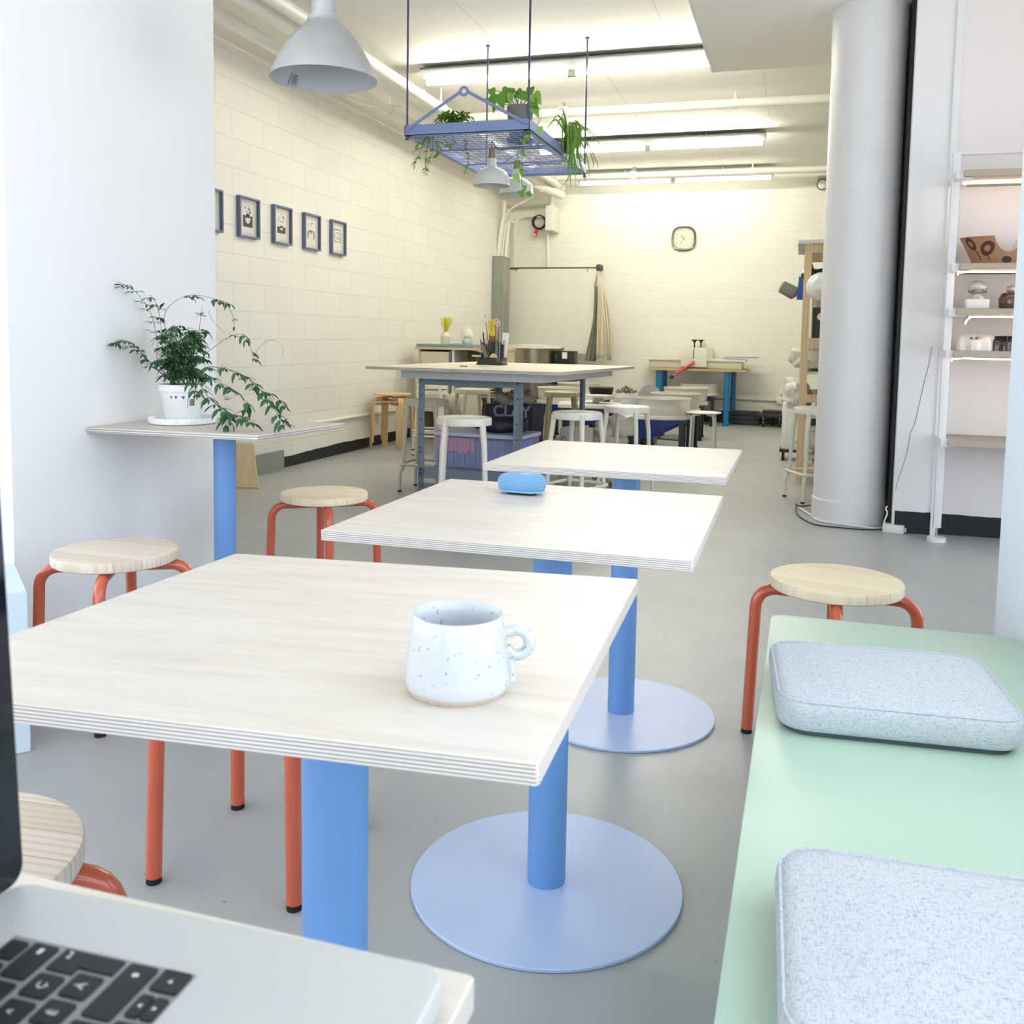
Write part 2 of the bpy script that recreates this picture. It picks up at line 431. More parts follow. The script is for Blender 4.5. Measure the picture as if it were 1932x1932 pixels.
scene.view_settings.exposure = EXPO
scene.cycles.max_bounces = 10; scene.cycles.diffuse_bounces = 6; scene.cycles.caustics_reflective = False; scene.cycles.caustics_refractive = False
scene.cycles.sample_clamp_indirect = 8.0
# ------------------------------------------------------------------ daylight
w = bpy.data.worlds.new('daylight'); scene.world = w; w.use_nodes = True
wn, wl = w.node_tree.nodes, w.node_tree.links
tc = wn.new('ShaderNodeTexCoord'); sp = wn.new('ShaderNodeSeparateXYZ'); rp = wn.new('ShaderNodeValToRGB')
wl.new(tc.outputs['Generated'], sp.inputs[0]); wl.new(sp.outputs['Z'], rp.inputs['Fac'])
e = rp.color_ramp.elements
e[0].position = 0.0; e[0].color = GROUND; e[1].position = .12; e[1].color = SKY
wl.new(rp.outputs['Color'], wn['Background'].inputs['Color']); wn['Background'].inputs['Strength'].default_value = SKY_STRENGTH
# ------------------------------------------------------------------ room shell
ZC = 3.2
def sbox(name, x0, x1, y0, y1, z0, z1, m):
    return structure(MB().box(x0, x1, y0, y1, z0, z1).build(name, m))
sbox('floor', -4.2, 3.2, -3.2, 12.9, -.12, 0, FLOOR)
structure(MB().prism([(-4.2, -3.2), (.62, -3.2), (.62, 2.2), (3.2, 2.2), (3.2, 12.9), (-4.2, 12.9)], ZC, ZC + .1).build('ceiling', CEIL))
sbox('wall_left', -4.05, -3.9, 3.29, 12.6, 0, ZC, BLOCK)
sbox('wall_back', -4.05, 3.0, 12.6, 12.75, 0, ZC, BRICK)
sbox('wall_right', 1.9, 2.05, 5.8, 12.6, 0, ZC, BLOCK)
sbox('wall_left_near', -4.05, -2.26, 2.245, 3.29, 0, ZC, WHITE_WALL)
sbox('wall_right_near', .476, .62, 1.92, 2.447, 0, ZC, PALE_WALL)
sbox('wall_right_sill', .52, .62, -3.0, 1.92, 0, .62, WHITE_WALL)
sbox('wall_right_header', .52, .62, -3.0, 1.92, 2.9, ZC, WHITE_WALL)
wf = MB()
FRAMEM = flat('window_frame_grey', (70, 74, 78), .4)
for y in (-2.97, -1.3, .3, 1.9): wf.box(.54, .60, y - .03, y + .03, .62, 2.9)
wf.box(.54, .60, -3.0, 1.92, .62, .68); wf.box(.54, .60, -3.0, 1.92, 2.84, 2.9)
wf4 = MB()
for y in (2.73, 4.0, 5.27): wf4.box(2.65, 2.70, y - .03, y + .03, .2, 2.7)
wf4.box(2.65, 2.70, 2.7, 5.3, .2, .26); wf4.box(2.65, 2.70, 2.7, 5.3, 2.64, 2.7)
win4 = structure(wf4.build('window_4', FRAMEM))
win3 = structure(wf.build('window_3', FRAMEM))
sbox('wall_right_shelves', .555, 2.6, 5.7, 5.8, 0, ZC, SHELF_WALL)
sbox('wall_right_pilaster', .545, .775, 5.66, 5.72, 0, ZC, WHITE_WALL)
sbox('wall_right_outer', 2.6, 2.75, 2.36, 2.7, 0, ZC, WHITE_WALL)
sbox('wall_right_outer_header', 2.6, 2.75, 2.7, 5.3, 2.7, ZC, WHITE_WALL)
sbox('wall_right_outer_sill', 2.6, 2.75, 2.7, 5.3, 0, .2, WHITE_WALL)
sbox('wall_right_outer_end', 2.6, 2.75, 5.3, 5.8, 0, ZC, WHITE_WALL)
sbox('wall_right_return', .62, 2.75, 2.2, 2.36, 0, ZC, WHITE_WALL)
sbox('ceiling_soffit', -.665, 2.6, 2.36, 7.06, 3.0, ZC, SOFFIT)
sbox('trim_1', -.682, -.665, 2.36, 7.06, 2.995, 3.03, WHITE_TRIM)
# ledge where the block wall meets the beam
b = MB().box(-3.9, -3.885, 3.3, 12.6, 3.03, 3.085); structure(b.build('trim_2', PIPE))
structure(MB().box(-3.9, -3.72, 3.3, 12.6, 3.085, 3.2).build('trim_3', PIPE))
# concrete beam stub in the far corner
structure(MB().box(-3.9, at(1036, 390, Y=12.3).x, 12.3, 12.6, 2.86, 3.2).build('trim_4', PIPE))
# round column
c = MB(); prof = [(.215, 0), (.2155, .13), (.209, .135), (.2085, 2.72), (.211, 2.73), (.213, 3.0)]
c.lathe(prof, 64); colm = structure(c.build('column', WHITE_TRIM, loc=(.325, 5.985, 0)))
sbox('gap_shade_strip', .533, .556, 5.80, 5.98, 0, 3.0, BLACKPAINT)  # black strip added to make the gap beside the column read as shade
# black painted bases with a ragged upper edge
def ragged(name, p0, p1, nrm, h, seed, jag=.012, n=120):
    rnd = random.Random(seed); p0 = Vector(p0); p1 = Vector(p1); nr = Vector(nrm); vs = []; fs = []
    z = h
    for i in range(n + 1):
        p = p0.lerp(p1, i / n); z += rnd.uniform(-.35, .35) * jag; z = max(h - jag, min(h + jag, z))
        vs += [p + nr * .004, p + nr * .004 + Vector((0, 0, z)), p + Vector((0, 0, z)), p]
    for i in range(n):
        for k in range(3): fs.append((i * 4 + k, i * 4 + k + 1, i * 4 + k + 5, i * 4 + k + 4))
    structure(MB().add(vs, fs).build(name, BLACKPAINT))
ragged('baseboard_left', (-3.9, 3.4, 0), (-3.9, 12.6, 0), (1, 0, 0), .092, 1)
ragged('baseboard_right', (.556, 5.66, 0), (.775, 5.66, 0), (0, -1, 0), .122, 2, .004, 20)
ragged('baseboard_right_shelves', (.775, 5.7, 0), (2.6, 5.7, 0), (0, -1, 0), .118, 3, .006, 60)
ragged('baseboard_back', (-3.9, 12.6, 0), (1.9, 12.6, 0), (0, -1, 0), .15, 4, .006, 60)
# mouldings on the shelf wall
sbox('trim_6', .775, 2.6, 5.688, 5.7, 2.10, 2.112, WHITE_TRIM)
sbox('trim_7', .742, .776, 5.648, 5.66, 0, 3.0, WHITE_TRIM)
# shopfront: glazed wall behind the camera and a side window (not in frame, they bring the daylight)
GLASS = NT('window_glass')
g1 = GLASS.new('ShaderNodeBsdfTransparent'); g2 = GLASS.new('ShaderNodeBsdfGlossy'); g3 = GLASS.new('ShaderNodeMixShader'); g3.inputs[0].default_value = .06
g2.inputs['Roughness'].default_value = .02
GLASS.link(g1.outputs[0], g3.inputs[1]); GLASS.link(g2.outputs[0], g3.inputs[2]); GLASS.link(g3.outputs[0], GLASS.n['Material Output'].inputs['Surface'])
FRAMEM = flat('window_frame_grey', (70, 74, 78), .4)
sbox('wall_front', -4.05, .62, -3.12, -3.0, 0, .25, WHITE_WALL)
sbox('wall_front_header', -4.05, .62, -3.12, -3.0, 2.95, ZC, WHITE_WALL)
wf = MB()
for x in (-3.9, -2.45, -1.0, .41): wf.box(x - .03, x + .03, -3.09, -3.03, .25, 2.95)
wf.box(-3.9, .44, -3.09, -3.03, .25, .31); wf.box(-3.9, .44, -3.09, -3.03, 2.89, 2.95)
win = structure(wf.build('window_1', FRAMEM)); win.location = (0, 0, 0)
MB().box(.568, .572, -2.95, 1.88, .66, 2.86).build('pane', GLASS.m, win3)
MB().box(2.673, 2.677, 2.75, 5.25, .24, 2.66).build('pane', GLASS.m, win4)
o = MB().box(-3.87, .4, -3.064, -3.06, .3, 2.9).build('pane', GLASS.m, win)
sbox('wall_left_sill', -4.05, -3.9, -3.12, 2.245, 0, .3, WHITE_WALL)
sbox('wall_left_header', -4.05, -3.9, -3.12, 2.245, 2.9, ZC, WHITE_WALL)
wf = MB()
for y in (-2.97, -1.2, .46, 2.21): wf.box(-4.0, -3.94, y - .03, y + .03, .3, 2.9)
wf.box(-4.0, -3.94, -2.97, 2.24, .3, .36); wf.box(-4.0, -3.94, -2.97, 2.24, 2.84, 2.9)
win2 = structure(wf.build('window_2', FRAMEM)); MB().box(-3.972, -3.968, -2.95, 2.2, .35, 2.85).build('pane', GLASS.m, win2)
# ------------------------------------------------------------------ cafe tables
TS, TH = .605, .0175
def cafe_table(label, cx, cy, z, rz, tilt, pole, group='square pedestal tables in a row'):
    t = thing('pedestal_table', label, 'table', (pole[0], pole[1], 0), 0, group)
    b = MB().prism(rrect(TS, TS, .003, 2), -TH, 0, 0, None, 1)
    top = b.build('tabletop', [PLY, PLYE], t, bev=.0012, seg=1)
    top.matrix_local = T(cx - pole[0], cy - pole[1], z) @ RZ(rz) @ RY(-tilt[0]) @ RX(tilt[1])
    p = MB().cyl((0, 0, .008), (0, 0, z - TH - .006), .0375, n=40)
    p.box(-.12, .12, -.03, .03, z - TH - .016, z - TH - .008)
    p.build('pole', BLUE, t)
    d = MB().lathe([(0.001, .0), (.262, .0), (.2645, .002), (.2645, .0065), (.263, .008), (.001, .008)], 72)
    d.build('base_disc', DISC, t, auto=30)
    return t
cafe_table('pale birch pedestal table holding the silver laptop, nearest to the bench front', -.4455, .1215, .745, 0, (0, 0), (-.446, .12))
cafe_table('pale birch pedestal table with the speckled mug on it', -.483, .919, .747, .045, (.016, -.025), (-.486, .929))
cafe_table('pale birch pedestal table with the small blue speaker on it', -.4395, 1.666, .745, .004, (0, 0), (-.433, 1.705))
cafe_table('empty pale birch pedestal table, farthest of the row, before the steel workbench', -.4525, 2.54, .745, -.006, (0, 0), (-.447, 2.585))
# ------------------------------------------------------------------ laptop
L = thing('laptop', 'open silver laptop with black keyboard on the birch table', 'laptop', (-.2690, .2201, .747), radians(1.8))
b = MB().prism(rrect(.25, .356, .012, 6), 0, .0155, 0)
b.build('body', ALU, L, bev=.0022, seg=3)
KEY = flat('key_black', (20, 21, 24), .5, var=.15); LEG = flat('key_legend', (205, 208, 212), .6)
WELL = flat('keyboard_well', (150, 153, 158), .5, .5)
kb = MB().box(-.0901, .0134, -.1427, .1383, .0155, .0157); kb.build('keyboard_well', WELL, L)
MB().prism(rrect(.085, .16, .006, 4, .075, -.03), .0155, .0158).build('trackpad', flat('trackpad', (188, 191, 198), .3, .5), L)
def key(x0, x1, y0, y1, legend=None, poly=None):
    X0, Y0 = -.2729, .2202
    b = MB()
    if poly: b.prism([(p[0] - X0, p[1] - Y0) for p in poly], .0157, .0168)
    else:
        cx, cy = (x0 + x1) / 2 - X0, (y0 + y1) / 2 - Y0
        b.prism(rrect(x1 - x0, y1 - y0, .0014, 3, cx, cy), .0157, .0168)
    if legend == 'tri': 
        pass
    k = b.build('key', KEY, L)
    if legend:
        lb = MB()
        for (s, u, v, size) in legend:
            M = T(u - X0, v - Y0, .01685) @ RZ(pi / 2)
            if s == '>': lb.add([(-.0011, -.0013, 0), (.0013, 0, 0), (-.0011, .0013, 0)], [(0, 1, 2)], 0, False, M)
            elif s == 'up': lb.add([(-.0013, -.001, 0), (.0013, -.001, 0), (0, .0012, 0)], [(0, 1, 2)], 0, False, M)
            elif s == 'dn': lb.add([(-.0013, .001, 0), (.0013, .001, 0), (0, -.0012, 0)], [(0, 1, 2)], 0, False, M)
            elif s == 'shift':
                lb.add([(-.002, 0, 0), (.002, 0, 0), (0, .002, 0)], [(0, 1, 2)], 0, False, M); lb.box(-.001, .001, -.0018, 0, 0, .00002, 0, M)
            elif s == 'ret':
                lb.box(-.0016, .0022, -.0004, .0004, 0, .00002, 0, M); lb.box(.0014, .0022, 0, .002, 0, .00002, 0, M)
                lb.add([(-.003, 0, 0), (-.0014, -.0013, 0), (-.0014, .0013, 0)], [(0, 1, 2)], 0, False, M)
            elif s == 'del':
                lb.box(-.001, .002, -.0012, .0012, 0, .00002, 0, M); lb.add([(-.0024, 0, 0), (-.001, -.0012, 0), (-.001, .0012, 0)], [(0, 1, 2)], 0, False, M)
            else: text_mb(lb, s, size, M)
        lb.build('legend', LEG, k)
P = .0178; KW = .0146
rows = [(-.3480, '1234567890-='), (-.3302, 'QWERTYUIOP'), (-.3124, 'ASDFGHJKL'), (-.2934, 'ZXCVBNM,.')]
key(-.361, -.3505, .3415, .3545)
for i in range(13):
    key(-.361, -.3505, .3415 - (i + 1) * P, .3415 - (i + 1) * P + KW)
key(-.348, -.3338, .3317, .3556, [('del', -.341, .3505, 0)])
for i, ch in enumerate(reversed(rows[0][1])):
    y = .3317 - (i + 1) * P; key(-.348, -.3338, y, y + KW, [(ch, -.341, y + KW / 2, .006)] if i < 4 else None)
key(0, 0, 0, 0, [('ret', -.325, .3525, 0)], [(-.330, .3415), (-.330, .3560), (-.2968, .3560), (-.2968, .3462), (-.3152, .3462), (-.3152, .3415)])
for i, ch in enumerate(['\u00c7', '^'] + list(reversed(rows[1][1]))):
    y = .3415 - (i + 1) * P; key(-.330, -.3156, y, y + KW, [(ch, -.3228, y + KW / 2, .0066)] if i < 4 else None)
for i, ch in enumerate(['\u00c0', '\u00c8', ';'] + list(reversed(rows[2][1]))):
    y = .3462 - (i + 1) * P; key(-.3124, -.298, y, y + KW, [(ch, -.3052, y + KW / 2, .0066)] if i < 4 else None)
key(-.2934, -.2782, .3206, .3560, [('shift', -.2862, .349, 0)])
for i, ch in enumerate(['\u00c9'] + list(reversed(rows[3][1]))):
    y = .3206 - (i + 1) * P; key(-.2934, -.2788, y, y + KW, [(ch, -.2862, y + KW / 2, .0066)] if i < 3 else None)
key(-.2750, -.2604, .3430, .3572, [('>', -.2677, .35, 0)])
key(-.2750, -.2680, .3255, .3395, [('up', -.2715, .3325, 0)]); key(-.2673, -.2604, .3255, .3395, [('dn', -.2638, .3325, 0)])
key(-.2750, -.2604, .3078, .3220)
for i in range(6): key(-.2750, -.2604, .3078 - (i + 1) * P * 1.3, .3078 - (i + 1) * P * 1.3 + KW * 1.28)
LID = Matrix.Translation((-.1275, .003, .0150)) @ RY(radians(-2.3))
s_ = MB(); s_.prism([(p[0], p[1]) for p in rrect(.356, .24, .010, 5)], -.0025, .0025)
lid = s_.build('screen_lid', ALU, L, bev=.001, seg=2); 
M90 = Matrix(((0, 0, 1, 0), (1, 0, 0, 0), (0, 1, 0, 0), (0, 0, 0, 1)))   # screen plane: x->Y, y->Z, normal->X
lid.matrix_local = LID @ T(0, 0, .120) @ M90
sc_ = MB().prism(rrect(.3555, .2395, .0098, 5), .0026, .0031)
SCREEN = NT('black_glass'); SCREEN.base((8, 10, 20), .08, spec=.5)
sc_.build('display', SCREEN.m, lid)
# ------------------------------------------------------------------ mug
mug_c = (-.2765, .757, .7455)
t = thing('mug', 'white speckled ceramic mug with a looped handle on the front table', 'mug', mug_c, 0)
MUG = NT('speckled_glaze'); v = MUG.coord('Object'); spz = MUG.new('ShaderNodeSeparateXYZ'); tco = MUG.new('ShaderNodeTexCoord'); MUG.link(tco.outputs['Object'], spz.inputs[0])
vo = MUG.new('ShaderNodeTexVoronoi'); vo.inputs['Scale'].default_value = 190; MUG.link(v, vo.inputs['Vector'])
kk = MUG.math('MULTIPLY', MUG.ramp(vo.outputs['Distance'], [(.16, (1, 1, 1, 1)), (.24, (0, 0, 0, 1))]), MUG.ramp(MUG.noise(v, 70, 1), [(.47, (0, 0, 0, 1)), (.53, (1, 1, 1, 1))]))
zz = MUG.math('ADD', spz.outputs['Z'], MUG.math('MULTIPLY', MUG.noise(v, 18, 2), .006))
band = MUG.ramp(MUG.math('MULTIPLY', zz, 10), [(.185, (188, 176, 162)), (.20, (190, 194, 198))])
MUG.base(MUG.mix(MUG.math('MULTIPLY', kk, .8), band, (120, 116, 116)), .22, coat=.3); MUG.bump(MUG.noise(v, 60, 3), .06, .002)
prof = [(.001, 0), (.030, 0), (.036, .003), (.0435, .010), (.0465, .018), (.0462, .024), (.0440, .045), (.0412, .066), (.0395, .0775), (.0385, .0785), (.0372, .0775), (.0385, .060), (.0415, .030), (.040, .012), (.001, .008)]
MB().lathe(prof, 64).build('cup', MUG.m, t, auto=80)
hd = [(.0405, 0, .064)] + [(.0585 + .0150 * cos(a), 0, .0560 + .0145 * sin(a)) for a in [radians(120 - 30 * k) for k in range(0, 11)]] + [(.0445, 0, .040), (.0455, 0, .028), (.0458, 0, .020)]
hd = [(.039, 0, .060), (.0425, 0, .0625)] + [(.0520 + .0108 * cos(a), 0, .0535 + .0112 * sin(a)) for a in [radians(120 - 25 * k) for k in range(0, 12)]] + [(.0455, 0, .040), (.0462, 0, .030), (.0466, 0, .0195)]
h = MB().tube(spline(hd, 4), .0050, 12); h.xf(RZ(radians(14))); h.build('handle', MUG.m, t)
# ------------------------------------------------------------------ portable speaker
t = thing('portable_speaker', 'small rounded sky blue wireless speaker on the middle table', 'speaker', (-.5345, 1.835, .7452), radians(-4))
SPK = m_fabric('blue_speaker_mesh', (112, 156, 192), (84, 130, 172), 900)
def pillow(mb, w, d, h, n=36, m=10, p=3.2, mi=0, zc=0):
    vs = []; fs = []
    for j in range(m + 1):
        ph = -pi / 2 + pi * j / m
        cz = math.copysign(abs(sin(ph)) ** .75, sin(ph)); cr = max(.02, abs(cos(ph)) ** .35)
        for i in range(n):
            a = 2 * pi * i / n; x = math.copysign(abs(cos(a)) ** (2 / p), cos(a)); y = math.copysign(abs(sin(a)) ** (2 / p), sin(a))
            vs.append((x * w / 2 * cr, y * d / 2 * cr, zc + cz * h / 2))
    for j in range(m):
        for i in range(n): fs.append((j * n + i, j * n + (i + 1) % n, (j + 1) * n + (i + 1) % n, (j + 1) * n + i))
    fs.append(tuple(range(n - 1, -1, -1))); fs.append(tuple(m * n + i for i in range(n)))
    return mb.add(vs, fs, mi, True)
pillow(MB(), .099, .062, .040, zc=.0225).build('body', SPK, t)
rb = MB()
for k in range(15):
    x = .001 + k * .0028; w_ = .024 * sqrt(max(.1, 1 - (x / .047) ** 2))
    rb.tube([(x, -w_ + .006, .0415 - (x / .05) ** 2 * .006), (x, .0, .0430 - (x / .05) ** 2 * .004), (x, w_, .0405 - (x / .05) ** 2 * .006)], .0009, 6)
rb.build('grille_ribs', flat('pale_blue_rubber', (150, 196, 234), .5), t)
rim = [(p[0], p[1], .0075) for p in rrect(.094, .058, .026, 8)]
MB().tube(rim, .0016, 8, closed=True).build('lower_trim', flat('speaker_trim', (120, 184, 236), .35), t)
MB().prism(rrect(.062, .030, .012, 5), .0, .004).build('foot', RUBBER, t)
# ------------------------------------------------------------------ bench and cushions
t = thing('bench', 'pale mint green bench with a rounded corner along the wall', 'bench', (.1975, .6, 0), -.010)
pl = rrect(.512, 3.1, .035, 8, .0065, .02)
MB().prism([(p[0], p[1]) for p in pl], .425, .45).build('seat_slab', MINT, t, bev=.003, seg=2)
MB().prism(rrect(.43, 3.0, .02, 4, .03, 0), .0, .425).build('plinth', MINT, t)
def cushion(label, cx, cy, rz, tilt=0.0):
    t = thing('seat_cushion', label, 'cushion', (cx, cy, .4505), rz, 'pale blue seat cushions on the bench')
    w_, d_ = .365, .315
    vs = []; fs = []; n = 9
    lv = [(.0, .94), (.003, .975), (.012, .992), (.030, 1.0), (.042, .994), (.0490, .976)]
    for (z, s) in lv:
        for p in rrect(w_ * s, d_ * (1 - (1 - s) * w_ / d_), .045 * s, n): vs.append((p[0], p[1], z + .007))
    m = 4 * (n + 1)
    for j in range(len(lv) - 1):
        for i in range(m): fs.append((j * m + i, j * m + (i + 1) % m, (j + 1) * m + (i + 1) % m, (j + 1) * m + i))
    # domed top
    rings = [(.9, .0510), (.7, .0550), (.4, .0570), (.1, .0575)]
    o = (len(lv) - 1) * m; prev = o
    for (s, z) in rings:
        st = len(vs)
        for p in rrect(w_ * .976 * s, d_ * .972 * s, .044 * s, n): vs.append((p[0], p[1], z + .007))
        for i in range(m): fs.append((prev + i, prev + (i + 1) % m, st + (i + 1) % m, st + i))
        prev = st
    fs.append(tuple(prev + i for i in range(m))); fs.append(tuple(range(m - 1, -1, -1)))
    MB().add(vs, fs, 0, True).build('cover', FAB, t, auto=70)
    MB().tube([(p[0], p[1], .0560) for p in rrect(w_ * .978, d_ * .974, .0445, n)], .0016, 6, closed=True).build('piping', FAB, t)
    MB().prism(rrect(w_ * .93, d_ * .92, .04, 6), 0, .009).build('base_pad', DARKFAB, t)
    return t
cushion('pale blue woven seat cushion on the far end of the mint bench', .160, 1.656, radians(4.5))
cushion('pale blue woven seat cushion on the near part of the mint bench', .184, .904, radians(2.0))
# ------------------------------------------------------------------ red legged stools
def make_red_stool(label, x, y, rz, pine):
    t = thing('wooden_stool', label, 'stool', (x, y, 0), rz, 'round pine stools with orange red legs')
    s = MB().lathe([(.001, .421), (.164, .421), (.1675, .424), (.168, .430), (.168, .444), (.166, .449), (.162, .450), (.001, .450)], 64)
    s.build('seat', pine, t, auto=40)
    for k in range(4):
        a = k * pi / 2
        path = [(.03, 0, .405), (.13, 0, .405)] + [(.150 + .052 * sin(q), 0, .353 + .052 * cos(q)) for q in [radians(d) for d in range(0, 91, 15)]] + [(.2055, 0, .25), (.213, 0, .012)]
        l = MB().tube(path, .0155, 16); l.xf(RZ(a)); lg = l.build('leg', RED, t)
        f = MB().cyl((.213, 0, 0), (.2128, 0, .013), .0150, n=16); f.xf(RZ(a)); f.build('foot_cap', RUBBER, lg)
    return t
make_red_stool('round pine stool with orange legs against the white pier, left of the mug table', -1.822, 2.165, radians(28), PINE[2])
make_red_stool('round pine stool with orange legs behind the blue pole of the wall table', -1.755, 3.262, radians(33), PINE[0])
make_red_stool('round pine stool with orange legs beyond the end of the mint bench', .117, 2.565, radians(-1), PINE[0])
make_red_stool('round pine stool beside the laptop, only its seat and one bent orange leg showing', -.945, .80, radians(34), PINE[2])
make_red_stool('orange legged stool under the mug table, its seat hidden', -1.012, 1.621, radians(-43), PINE[1])
# white box seat at the left edge
t = MB(); t.box(-.20, .20, -.17, .17, 0, .413)
o = t.build('box_seat', flat('pale_blue_white_laminate', (206, 218, 228), .5, var=.02), loc=(-2.078, 1.802, 0), rot=(0, 0, radians(49.5)), bev=.002, seg=1)
tag(o, 'plain white box seat at the left edge behind the laptop screen', 'box')
# ------------------------------------------------------------------ wall table with the jasmine plant
pc = at(424.5, 940, Y=2.80)
t = thing('wall_table', 'small birch wall table on a blue pole beside the white pier', 'table', (pc.x, pc.y, 0))
A_, B_, C_ = Vector((-2.257, 2.556)), Vector((-1.622, 2.575)), Vector((-1.575, 3.075)); D_ = Vector((-2.257, 3.065))
b = MB().prism([(p.x - pc.x, p.y - pc.y) for p in (A_, B_, C_, D_)], .727, .745, 0, None, 1)
b.build('tabletop', [PLY, m_plyedge('thin_ply_edge', .018, 5)], t, bev=.001, seg=1)
MB().cyl((0, 0, .008), (0, 0, .727), .0375, n=40).build('pole', BLUE, t)
MB().lathe([(.001, 0), (.2, 0), (.2, .008), (.001, .008)], 48).build('base_disc', DISC, t)
# saucer
sc = at(327, 797, Z=.747); sc = Vector((-2.075, 2.815, .7455))
SAUC = m_speck('patterned_saucer_glaze', (236, 238, 240), (150, 160, 176), 240, .3, .35)
o = MB().lathe([(.001, 0), (.108, 0), (.114, .003), (.116, .020), (.1145, .0225), (.111, .020), (.108, .008), (.001, .006)], 56).build('saucer', SAUC, loc=sc)
tag(o, 'round white patterned saucer under the plant pot on the wall table', 'saucer')
# plant
POTB = Vector((sc.x + .005, sc.y - .005, sc.z + .0065))
t = thing('potted_jasmine', 'trailing dark green jasmine in a white plastic pot on the wall table', 'plant', POTB)
pot = MB().lathe([(.001, .001), (.058, .001), (.060, .003), (.0745, .106), (.079, .107), (.0805, .112), (.0805, .130), (.0785, .1315), (.0765, .130), (.0745, .112), (.070, .10)], 48)
pot.lathe([(.058, 0), (.060, .003)], 48)
pt = pot.build('pot', WHITEPL, t, auto=60)
so = MB(); so.lathe([(.001, .116), (.04, .119), (.0755, .113)], 32); so.build('soil', SOIL, t)
mk = MB()
def on_pot(u, z, du=0):   # angle u (deg, 0 = towards camera side) on the pot wall
    a = radians(-53 + u); r = .0600 + (z - .003) / .103 * .0145 + .0004
    return (r * cos(a), r * sin(a), z)
def pot_quad(u0, u1, z0, z1, mb): mb.add([on_pot(u0, z0), on_pot(u1, z0), on_pot(u1, z1), on_pot(u0, z1)], [(0, 1, 2, 3)])
pot_quad(14, 44, .052, .088, mk); mk.build('price_label', PAPER, pt)
mk = MB()
for k, (u, w_) in enumerate(((19.5, 1.2), (21.7, .6), (23.2, 1.6), (25.8, .7), (27.4, 1.3), (29.6, .6), (31.2, 1.2), (33.2, .8))):
    a0 = on_pot(u, .059); a1 = on_pot(u + w_, .059); a2 = on_pot(u + w_, .083); a3 = on_pot(u, .083)
    mk.add([Vector(q) * 1.0 + Vector((q[0], q[1], 0)).normalized() * .0003 for q in (a0, a1, a2, a3)], [(0, 1, 2, 3)])
a0 = on_pot(12, .05); mk.add([Vector(on_pot(u, z)) + Vector((on_pot(u, z)[0], on_pot(u, z)[1], 0)).normalized() * .0003 for u, z in ((13.4, .052), (14.4, .052), (14.4, .084), (13.4, .084))], [(0, 1, 2, 3)])
mk.build('barcode', INK, pt)
mk = MB()
for u, wd in ((-34, 6), (-22, 8), (-4, 10)):
    mk.add([Vector(on_pot(uu, z)) + Vector((on_pot(uu, z)[0], on_pot(uu, z)[1], 0)).normalized() * .0003 for uu, z in ((u, .0925), (u + wd, .0935), (u + wd - 1, .087), (u + wd * .55, .0825))], [(0, 1, 2, 3)])
mk.build('blue_print', flat('blue_print', (60, 90, 160), .5), pt)
rnd = random.Random(11)
def lp(px, py, dy=0.0):
    q = at(px, py, Y=POTB.y + dy)
    if q.x < -2.225: q = at(px, py, X=-2.225)
    return q - POTB
stems = MB(); fol = MB(); bud = MB()
def vine(pts, r=.0011, leaves=8, L=.034, w_=.012, start=.2, droop=.5, end=1.0):
    P = spline(pts, 8); stems.tube(P, [r * (1 - .5 * i / len(P)) for i in range(len(P))], 5)
    n = len(P)
    for k in range(leaves):
        i = min(n - 2, int((start + (end - start) * (k + rnd.random() * .6) / leaves) * (n - 1)))
        p = P[i]; d = (P[i + 1] - P[i]).normalized()
        for sgn in (-1, 1):
            sd = d.cross(Vector((rnd.uniform(-.3, .3), rnd.uniform(-.3, .3), 1))).normalized() * sgn
            dd = (d * rnd.uniform(.2, .8) + sd + Vector((0, 0, -droop * rnd.uniform(.2, 1.2)))).normalized()
            # compound leaf: terminal leaflet with smaller side leaflets
            q = p + dd * .010; stems.tube([p, q], .0006, 4)
            fol.leaf(q, dd, Vector((rnd.uniform(-.3, .3), rnd.uniform(-.3, .3), 1)), L * rnd.uniform(.7, 1.25), w_ * rnd.uniform(.7, 1.1), 0, rnd.uniform(.1, .5), 4)
            for s2 in (-1, 1):
                d3 = (dd + d.cross(dd).cross(dd) * 0 + dd.cross(Vector((0, 0, 1))) * s2 * .9 + Vector((0, 0, -.2))).normalized()
                fol.leaf(p + dd * .006, d3, Vector((0, 0, 1)), L * .55 * rnd.uniform(.7, 1.2), w_ * .65, 0, .3, 3)
def sprig(p, n=7, L=.018):
    for k in range(n):
        d = Vector((rnd.uniform(-1, 1), rnd.uniform(-1, 1), rnd.uniform(-.2, 1))).normalized()
        bud.cyl(p, p + d * L * rnd.uniform(.6, 1.1), .0005, .0009, 5)
O = Vector((0, 0, .118))
def o_(dx=0, dy=0): return O + Vector((dx, dy, 0))
# upright and arching stems traced from the plant
vine([o_(-.01), lp(300, 690, .02), lp(296, 640, .05), lp(284, 590, .06), lp(255, 550, .06), lp(222, 531, .05)], .0013, 7, .036, .012, .45)
vine([o_(0), lp(310, 670), lp(303, 610, .02), lp(296, 575, .02), lp(283, 556, .0)], .0013, 6, .04, .013, .3)
vine([o_(.01), lp(316, 640, -.03), lp(312, 590, -.03), lp(340, 563, -.04), lp(372, 557, -.05), lp(420, 568, -.05), lp(432, 573, -.05)], .0012, 5, .034, .012, .55)
vine([lp(426, 570, -.05), lp(441, 600, -.05), lp(440, 621, -.05), lp(428, 632, -.05)], .0009, 2, .016, .006, .1)
vine([lp(392, 664, -.05), lp(425, 640, -.06), lp(452, 630, -.06), lp(468, 640, -.06), lp(476, 670, -.06), lp(478, 680, -.06)], .001, 5, .03, .011, .25)
vine([lp(478, 680, -.06), lp(486, 660, -.06), lp(508, 642, -.05), lp(533, 652, -.04), lp(532, 675, -.04)], .0007, 0)
